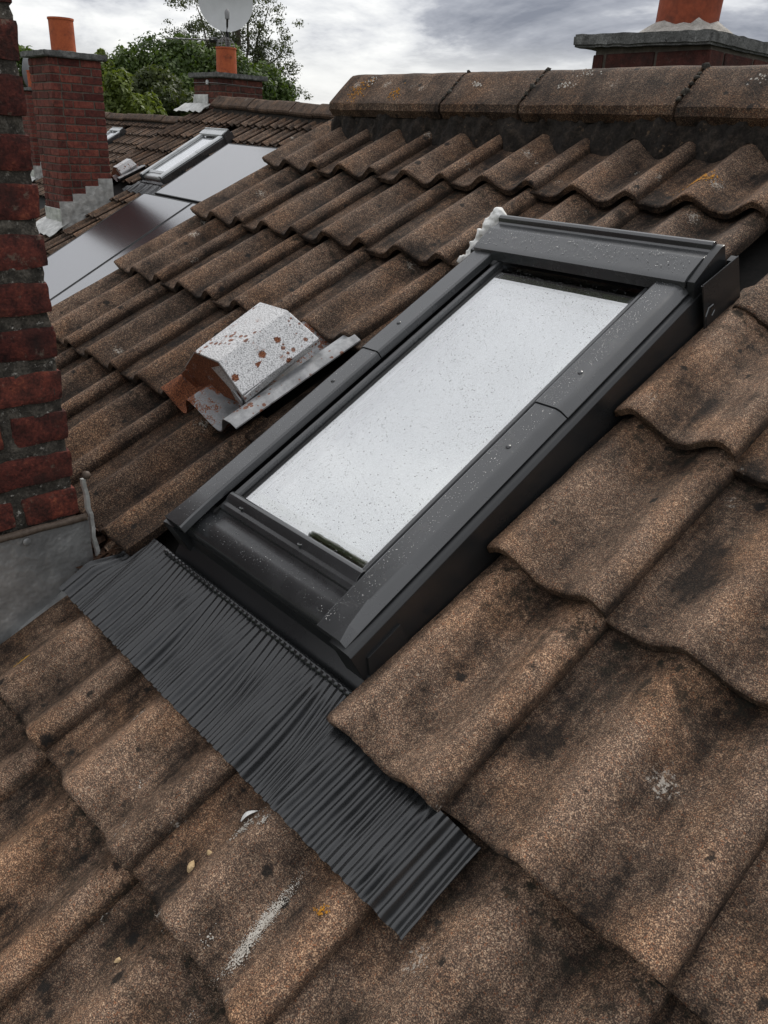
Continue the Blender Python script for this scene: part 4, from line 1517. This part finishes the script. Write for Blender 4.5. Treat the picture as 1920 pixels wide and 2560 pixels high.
for zz_ in (0.02, 0.055, 0.09):
    r = math.sqrt(0.115 ** 2 - zz_ ** 2)
    pts = [(-0.13 + r * math.cos(t), 0.74 + r * math.sin(t), 0.885 + zz_) for t in [2 * math.pi * i / 16 for i in range(17)]]
    parts.append(tube_vf(pts, 0.003, 5))
v, f = join_vf(parts)
add('bird_guard', fix_normals(v, f, 0, 1, 'steel_dull', 'bird_guard', angle=60), chB, Matrix.Translation(TB))
n = 8
top, bot = [], []
for j in range(n):
    for i in range(n):
        x, z = -0.44 + 0.36 * i / (n - 1), 0.10 + 0.24 * j / (n - 1)
        top.append((x, by0 - 0.008 - 0.012 * nz(x * 12, z * 12, 1) - 0.02 * (1 - j / (n - 1)), z))
        bot.append((x, by0 - 0.001, z))
v, f = slab_vf(top, bot, n, n)
add('lead_flashing', fix_normals(v, f, 0, 1, 'lead_bright', 'lead_flashing', angle=50), chB, Matrix.Translation(TB))
n = 10
top, bot = [], []
for j in range(n):
    for i in range(n):
        u, v = -0.62 + 0.66 * i / (n - 1), 0.40 - 0.20 * j / (n - 1)
        h = 0.024 + 0.016 * nz(u * 14, v * 14, 7) + 0.5 * prof(u % 0.3) * j / n
        top.append((u, v, h))
        bot.append((u, v, h - 0.006))
v, f = slab_vf(top, bot, n, n)
add('lead_apron', fix_normals(v, f, 0, 1, 'lead_bright', 'lead_apron', angle=50), chB, FB)
vs, fs = lathe_vf([(0.0002, -0.012), (0.026, -0.010), (0.030, 0), (0.026, 0.010), (0.0002, 0.012)], 14)
add('insulator', fix_normals(vs, fs, 0, 1, 'dish_grey', 'insulator', angle=60), chB, Matrix.Translation(TB) @ Matrix.Translation((bx0 + 0.37, by0 - 0.02, 0.475)) @ Matrix.Rotation(R90, 4, 'X'))
tube('stay_wire', [(bx0 - 0.01, by0 - 0.012, 0.475), (bx0 + 0.37, by0 - 0.03, 0.470), (bx1 + 0.012, by0 - 0.012, 0.462), (bx1 + 0.012, by1, 0.45)], 0.003, 'steel_dull', chB, Matrix.Translation(TB), 5)


# dishes and aerial
def dish(W, r, m, label, group=None):
    root = empty('satellite_dish', W)
    tag(root, label, 'satellite dish', group)
    P = [(r * t, 0.24 * r * t * t) for t in (0.001, 0.2, 0.4, 0.6, 0.8, 0.95, 1.0)]
    prof_ = P + [(r * 1.012, 0.24 * r + 0.004), (r * 1.0, 0.24 * r - 0.012)] + [(a, b - 0.010) for a, b in P[::-1][1:]]
    v, f = lathe_vf(prof_, 40)
    add('reflector', fix_normals(v, f, 0, 1, m, 'reflector', angle=35), root, W)
    add('arm', fix_normals(*tube_vf([(0, -r * 0.55, -0.03), (0, -r * 1.02, 0.03), (0, -r * 0.92, 0.26), (0, -r * 0.70, 0.36)], 0.013, 8), 0, 1, 'cable_black', 'arm', angle=60), root, W)
    add('receiver', fix_normals(*tube_vf([(0, -r * 0.72, 0.345), (0, -r * 0.50, 0.345), (0, -r * 0.42, 0.335)], [0.026, 0.030, 0.020], 12), 0, 1, 'steel_dull', 'receiver', angle=50), root, W)
    return root


def look_frame(pos, normal, up=Vector((0, 0, 1))):
    z = normal.normalized()
    x = up.cross(z).normalized()
    y = z.cross(x)
    return Matrix(((x.x, y.x, z.x, pos.x), (x.y, y.y, z.y, pos.y), (x.z, y.z, z.z, pos.z), (0, 0, 0, 1)))


dp = TB + Vector((-0.30, 0.86, 1.40))
W = look_frame(dp, Vector((0.87, -0.49, 0.06)))
d1 = dish(W, 0.335, 'dish_grey', 'pale grey satellite dish on a black mast above the caged red pot', 'satellite dishes on the chimneys')
tube('mast', [TB + Vector((-0.33, 0.89, 0.585)), TB + Vector((-0.33, 0.89, 1.36))], 0.024, 'cable_black', d1, Matrix.Identity(4), 10)
tube('stay', [TB + Vector((-0.47, 0.80, 1.24)), TB + Vector((-0.35, 0.88, 0.98))], 0.011, 'steel_dull', d1, Matrix.Identity(4), 6)
dp2 = TC + Vector((0.10, -1.45, 0.93))
W = look_frame(dp2, Vector((-0.7, -0.7, 0.15)))
d2 = dish(W, 0.34, 'dish_back', 'dark grey satellite dish seen from behind, left of the tall stack', 'satellite dishes on the chimneys')
tube('mast', [TC + Vector((0.14, -1.41, 0.56)), TC + Vector((0.14, -1.41, 0.95))], 0.022, 'cable_black', d2, Matrix.Identity(4), 8)
ae = empty('tv_aerial', Matrix.Translation(TB + Vector((-0.33, 0.89, 0.98))))
tag(ae, 'long horizontal yagi aerial clamped to the mast under the grey dish', 'aerial')
a0, a1 = TB + Vector((-0.36, 0.86, 0.985)), TB + Vector((-1.13, 0.46, 1.005))
tube('boom', [a0, a1], 0.011, 'steel_dull', ae, Matrix.Identity(4), 6)
dv = (a1 - a0).normalized()
sv = dv.cross(Vector((0, 0, 1))).normalized()
for k in range(9):
    p = a0 + (a1 - a0) * (0.16 + 0.82 * k / 8)
    tube('element', [p - sv * 0.085, p + sv * 0.085], 0.0045, 'steel_dull', ae, Matrix.Identity(4), 5)
p = a0 + (a1 - a0) * 0.18
tube('dipole_box', [p - dv * 0.05, p + dv * 0.05], 0.032, 'cable_black', ae, Matrix.Identity(4), 8)

# solar panels on the middle roof
def panel(u0, u1, v0, v1, label):
    h0 = 0.062
    root = empty('solar_panel', FB @ Matrix.Translation(((u0 + u1) / 2, (v0 + v1) / 2, h0)))
    tag(root, label, 'solar panel', 'solar panels on the middle house roof')
    box('panel_glass', (u0 + 0.004, u1 - 0.004, v0 + 0.004, v1 - 0.004, h0 + 0.004, h0 + 0.0355), 'panel_glass', root, FB, 0)
    fr = []
    for b in ((u0, u1, v0, v0 + 0.012), (u0, u1, v1 - 0.012, v1), (u0, u0 + 0.012, v0 + 0.0122, v1 - 0.0122), (u1 - 0.012, u1, v0 + 0.0122, v1 - 0.0122)):
        fr.append(box_vf(*b, h0, h0 + 0.0375))
    v, f = join_vf(fr)
    add('frame', fix_normals(v, f, 0.001, 1, 'cable_black', 'frame'), root, FB)
    for vv in (v0 + 0.25, v1 - 0.25):
        box('rail', (u0 + 0.05, u1 - 0.05, vv - 0.02, vv + 0.02, 0.018, h0 - 0.001), 'steel_dull', root, FB, 0.001)


panel(1.93, 3.60, -1.545, -0.545, 'upper solar panel, lying lengthwise right beside the far skylight')
panel(1.76, 2.77, -3.28, -1.575, 'lower solar panel with a dark chimney reflection across its middle')
panel(2.785, 3.795, -3.28, -1.575, 'solar panel at the roof edge, mostly behind the near tiles')

# ------------------------------------------------------------------ ground
V = [(-1500, -1500, -6.2), (1500, -1500, -6.2), (1500, 1500, -6.2), (-1500, 1500, -6.2)]
gr_ = place(bpy.data.objects.new('ground', new_mesh('ground', V, [(0, 1, 2, 3)], 'ground_grass', False)), None, Matrix.Identity(4))
gr_['kind'] = 'structure'


# ------------------------------------------------------------------ trees
def leaves_mesh(lobes, per, size, m, seed, shell=0.55):
    """leaf clumps spread through the lobes of a crown: (centre, radii, weight)"""
    rg = np.random.default_rng(seed)
    VV = []
    for (c, r, wgt) in lobes:
        n = int(per * wgt)
        d = rg.normal(size=(n, 3))
        d /= np.linalg.norm(d, axis=1, keepdims=True)
        rad = shell + (1 - shell) * rg.random(n) ** 0.7
        rad *= 1 + 0.22 * np.sin(d[:, 0] * 7 + seed) * np.sin(d[:, 1] * 6 + 1.3) * np.sin(d[:, 2] * 8 + seed * 2) + 0.10 * rg.normal(size=n)
        p = np.array(c) + d * rad[:, None] * np.array(r)
        # orientation: roughly facing outward and up, with scatter
        nrm = d + rg.normal(size=(n, 3)) * 0.7 + np.array([0, 0, 0.35])
        nrm /= np.linalg.norm(nrm, axis=1, keepdims=True)
        t = np.cross(nrm, rg.normal(size=(n, 3)))
        t /= np.linalg.norm(t, axis=1, keepdims=True) + 1e-9
        b = np.cross(nrm, t)
        s = size * (0.6 + 0.8 * rg.random(n))[:, None]
        q = np.stack([p + t * s, p + b * s * 0.55 + nrm * s * 0.12, p - t * s, p - b * s * 0.55 + nrm * s * 0.12], 1)
        VV.append(q.reshape(-1, 3))
    V = np.concatenate(VV)
    n = len(V) // 4
    me = bpy.data.meshes.new('crown')
    me.vertices.add(len(V))
    me.vertices.foreach_set('co', V.ravel())
    me.loops.add(4 * n)
    me.loops.foreach_set('vertex_index', np.arange(4 * n))
    me.polygons.add(n)
    me.polygons.foreach_set('loop_start', np.arange(n) * 4)
    me.update(calc_edges=True)
    me.validate()
    me.materials.append(MATS[m])
    return me


def tree(name, label, base, trunk_pts, trunk_r, limbs, lobes, per, size, m, seed, shell=0.55):
    W = Matrix.Translation(base)
    root = empty(name, W)
    tag(root, label, 'tree', 'trees behind the roofs')
    nt = len(trunk_pts)
    v, f = tube_vf(trunk_pts, [trunk_r * (1 - 0.75 * i / (nt - 1)) for i in range(nt)], 10)
    tr = add('trunk', fix_normals(v, f, 0, 1, 'bark', 'trunk', angle=180), root, Matrix.Identity(4))
    parts = []
    for pts, r in limbs:
        n = len(pts)
        parts.append(tube_vf(pts, [r * (1 - 0.8 * i / (n - 1)) for i in range(n)], 6))
    if parts:
        v, f = join_vf(parts)
        add('limbs', fix_normals(v, f, 0, 1, 'bark', 'limbs', angle=180), tr, Matrix.Identity(4))
    add('crown', leaves_mesh(lobes, per, size, m, seed, shell), root, Matrix.Identity(4))
    return root


def sub_lobes(lobes, k, frac, seed):
    """break each lobe into smaller clumps so that the outline is uneven"""
    rg = random.Random(seed)
    o = []
    for c, r, wgt in lobes:
        o.append((c, tuple(x * 0.82 for x in r), wgt * 0.45))
        for i in range(k):
            d = Vector((rg.gauss(0, 1), rg.gauss(0, 1), rg.gauss(0.2, 1))).normalized()
            o.append((tuple(c[j] + d[j] * r[j] * 0.80 for j in range(3)), tuple(x * frac * rg.uniform(0.7, 1.25) for x in r), wgt * 0.55 / k * 1.2))
    return o


def limb(a, b, sag=0.0, n=6, wob=0.15, seed=0):
    a, b = Vector(a), Vector(b)
    return [a + (b - a) * (i / (n - 1)) + Vector((nz(i * 0.9, seed, 1), nz(i * 0.9, seed, 2), nz(i * 0.9, seed, 3))) * wob * math.sin(math.pi * i / (n - 1)) + Vector((0, 0, sag * math.sin(math.pi * i / (n - 1)))) for i in range(n)]


G = -6.2
# big rounded broadleaf
c0 = Vector((-31.0, 15.9, 0.4))
lb = [((-30.9, 16.4, 1.25), (2.0, 2.0, 2.05), 1.0), ((-31.9, 14.7, 0.9), (1.7, 1.7, 1.6), 0.8), ((-29.9, 17.6, 1.1), (1.9, 1.9, 1.9), 0.9), ((-31.0, 15.9, -1.0), (2.6, 2.4, 1.9), 0.8), ((-28.9, 18.6, 1.1), (1.6, 1.6, 1.5), 0.6)]
tree('broadleaf_tree', 'big dark green tree with a rounded crown, left of the dish', (c0.x, c0.y, G), [(c0.x, c0.y, G), (c0.x + 0.1, c0.y, -4), (c0.x, c0.y + 0.1, -1.5), (c0.x + 0.1, c0.y, 1.0)], 0.35,
     [(limb((c0.x, c0.y, -2.6), (l[0][0], l[0][1], l[0][2]), 0.2, 6, 0.3, i), 0.13) for i, l in enumerate(lb)], sub_lobes(lb, 16, 0.40, 1), 32000, 0.085, 'leaf_green', 3, 0.5)
lb = [((-25.6, 12.7, 0.75), (1.2, 1.15, 1.0), 1.0), ((-24.6, 13.6, 0.50), (1.0, 1.0, 0.9), 0.8), ((-26.2, 11.8, -0.2), (1.0, 1.0, 0.9), 0.7), ((-25.4, 12.7, -1.2), (1.9, 1.7, 1.2), 0.7)]
tree('broadleaf_tree', 'lower olive green tree in front of the big rounded one', (-25.5, 12.7, G), [(-25.5, 12.7, G), (-25.45, 12.7, -3.5), (-25.5, 12.75, -1.5), (-25.5, 12.7, 0.2)], 0.22,
     [(limb((-25.5, 12.7, -2.4), l[0], 0.1, 5, 0.2, i), 0.08) for i, l in enumerate(lb)], sub_lobes(lb, 12, 0.40, 2), 16000, 0.075, 'leaf_olive', 5, 0.5)
lb = [((-23.4, 10.2, 0.75), (0.55, 0.55, 0.75), 0.8), ((-23.9, 9.9, 1.35), (0.28, 0.28, 0.45), 0.12), ((-22.9, 10.8, 0.35), (0.6, 0.6, 0.6), 0.7), ((-23.4, 10.2, -0.6), (1.0, 1.0, 0.9), 0.8)]
tree('broadleaf_tree', 'yellowish green tree right beside the tall brick stack', (-23.4, 10.2, G), [(-23.4, 10.2, G), (-23.4, 10.25, -3.5), (-23.45, 10.2, -1.5), (-23.5, 10.1, 0.6)], 0.16,
     [(limb((-23.4, 10.2, -2.2), l[0], 0.1, 5, 0.15, i), 0.06) for i, l in enumerate(lb)], sub_lobes(lb, 9, 0.42, 4), 8000, 0.08, 'leaf_lime', 7, 0.35)
# tall open tree behind the dish
tb = Vector((-35.0, 21.0, 0))
tall = []
rg = random.Random(8)
lims = []
ends = [(-37.6, 20.3, 4.2), (-37.4, 20.3, 3.2), (-36.2, 21.4, 3.8), (-37.3, 20.6, 4.0), (-36.9, 20.9, 5.4), (-36.4, 21.6, 6.6), (-35.7, 22.4, 7.6), (-35.2, 23.2, 6.6), (-34.9, 23.6, 5.4), (-34.6, 23.5, 4.3), (-33.9, 23.7, 3.6), (-36.3, 21.2, 3.0), (-35.5, 21.9, 4.6), (-35.8, 21.9, 5.9), (-33.6, 23.4, 2.7), (-34.2, 22.9, 1.9), (-32.8, 23.6, 1.5), (-33.6, 22.9, 1.2), (-36.6, 20.6, 2.2), (-34.9, 22.4, 3.3)]
for i, e in enumerate(ends):
    src = Vector((-34.6, 21.6, 0.4 + 0.25 * (i % 4)))
    pts = limb(src, e, 0.25 if e[2] < 3 else 0.1, 8, 0.4, i * 1.7)
    lims.append((pts, 0.10))
    for k in range(20):
        t = rg.uniform(0.42, 1.10)
        p = src + (Vector(e) - src) * t
        r = rg.uniform(0.22, 0.50)
        tall.append(((p.x + rg.gauss(0, 0.50), p.y + rg.gauss(0, 0.50), p.z + rg.gauss(0, 0.42)), (r * 1.15, r * 1.15, r * 0.75), r * r * 0.9))
tree('poplar_tree', 'tall airy tree with open branches rising behind the satellite dish', (-34.6, 21.6, G), [(-34.6, 21.6, G), (-34.7, 21.6, -3), (-34.6, 21.6, 0.5), (-35.0, 22.0, 3.5), (-35.6, 22.3, 7.0)], 0.26, lims, tall, 950, 0.050, 'leaf_grey', 9, 0.1)
lb = [((-29.9, 19.9, 1.30), (0.45, 0.45, 0.50), 0.5), ((-29.4, 20.5, 1.15), (0.6, 0.6, 0.45), 0.6), ((-29.9, 20.0, -0.2), (1.1, 1.0, 1.2), 0.8)]
tree('broadleaf_tree', 'small bright green tree just right of the short ridge stack', (-30.0, 20.0, G), [(-30.0, 20.0, G), (-30.0, 20.0, -3), (-30.0, 20.0, -1), (-30.0, 20.0, 0.4)], 0.12,
     [(limb((-30, 20, -2), l[0], 0.1, 5, 0.15, i), 0.05) for i, l in enumerate(lb)], sub_lobes(lb, 8, 0.42, 6), 5000, 0.06, 'leaf_lime', 11, 0.3)
lb = [((-31.6, 12.0, 1.9), (0.5, 0.5, 0.5), 0.4), ((-30.7, 13.2, 2.2), (0.35, 0.35, 0.45), 0.3), ((-31.4, 12.4, 0.6), (0.9, 0.9, 0.9), 0.9), ((-31.3, 12.5, -1.0), (1.3, 1.2, 1.2), 0.8), ((-30.3, 13.7, 1.7), (0.4, 0.4, 0.3), 0.2)]
tree('broadleaf_tree', 'sparse tree peeping over the cap of the tall brick stack', (-31.3, 12.5, G), [(-31.3, 12.5, G), (-31.3, 12.5, -3), (-31.2, 12.5, -0.5), (-31.1, 12.7, 1.8)], 0.18,
     [(limb((-31.3, 12.5, -1.5), l[0], 0.1, 5, 0.2, i), 0.06) for i, l in enumerate(lb)], sub_lobes(lb, 8, 0.42, 12), 1700, 0.085, 'leaf_lime', 13, 0.25)
lb = [((-44.6, 14.9, 2.5), (1.2, 1.2, 0.9), 1.0), ((-44.3, 15.3, 0.9), (1.8, 1.8, 1.3), 1.0), ((-43.6, 15.8, 2.0), (0.8, 0.8, 0.9), 0.5)]
tree('broadleaf_tree', 'distant dark tree at the far left between the two brick stacks', (-44.3, 15.2, G), [(-44.3, 15.2, G), (-44.3, 15.2, -3), (-44.3, 15.2, -0.5), (-44.3, 15.2, 2.0)], 0.25,
     [(limb((-44.3, 15.2, -1.5), l[0], 0.1, 5, 0.2, i), 0.09) for i, l in enumerate(lb)], sub_lobes(lb, 8, 0.42, 14), 1900, 0.12, 'leaf_green', 15, 0.3)
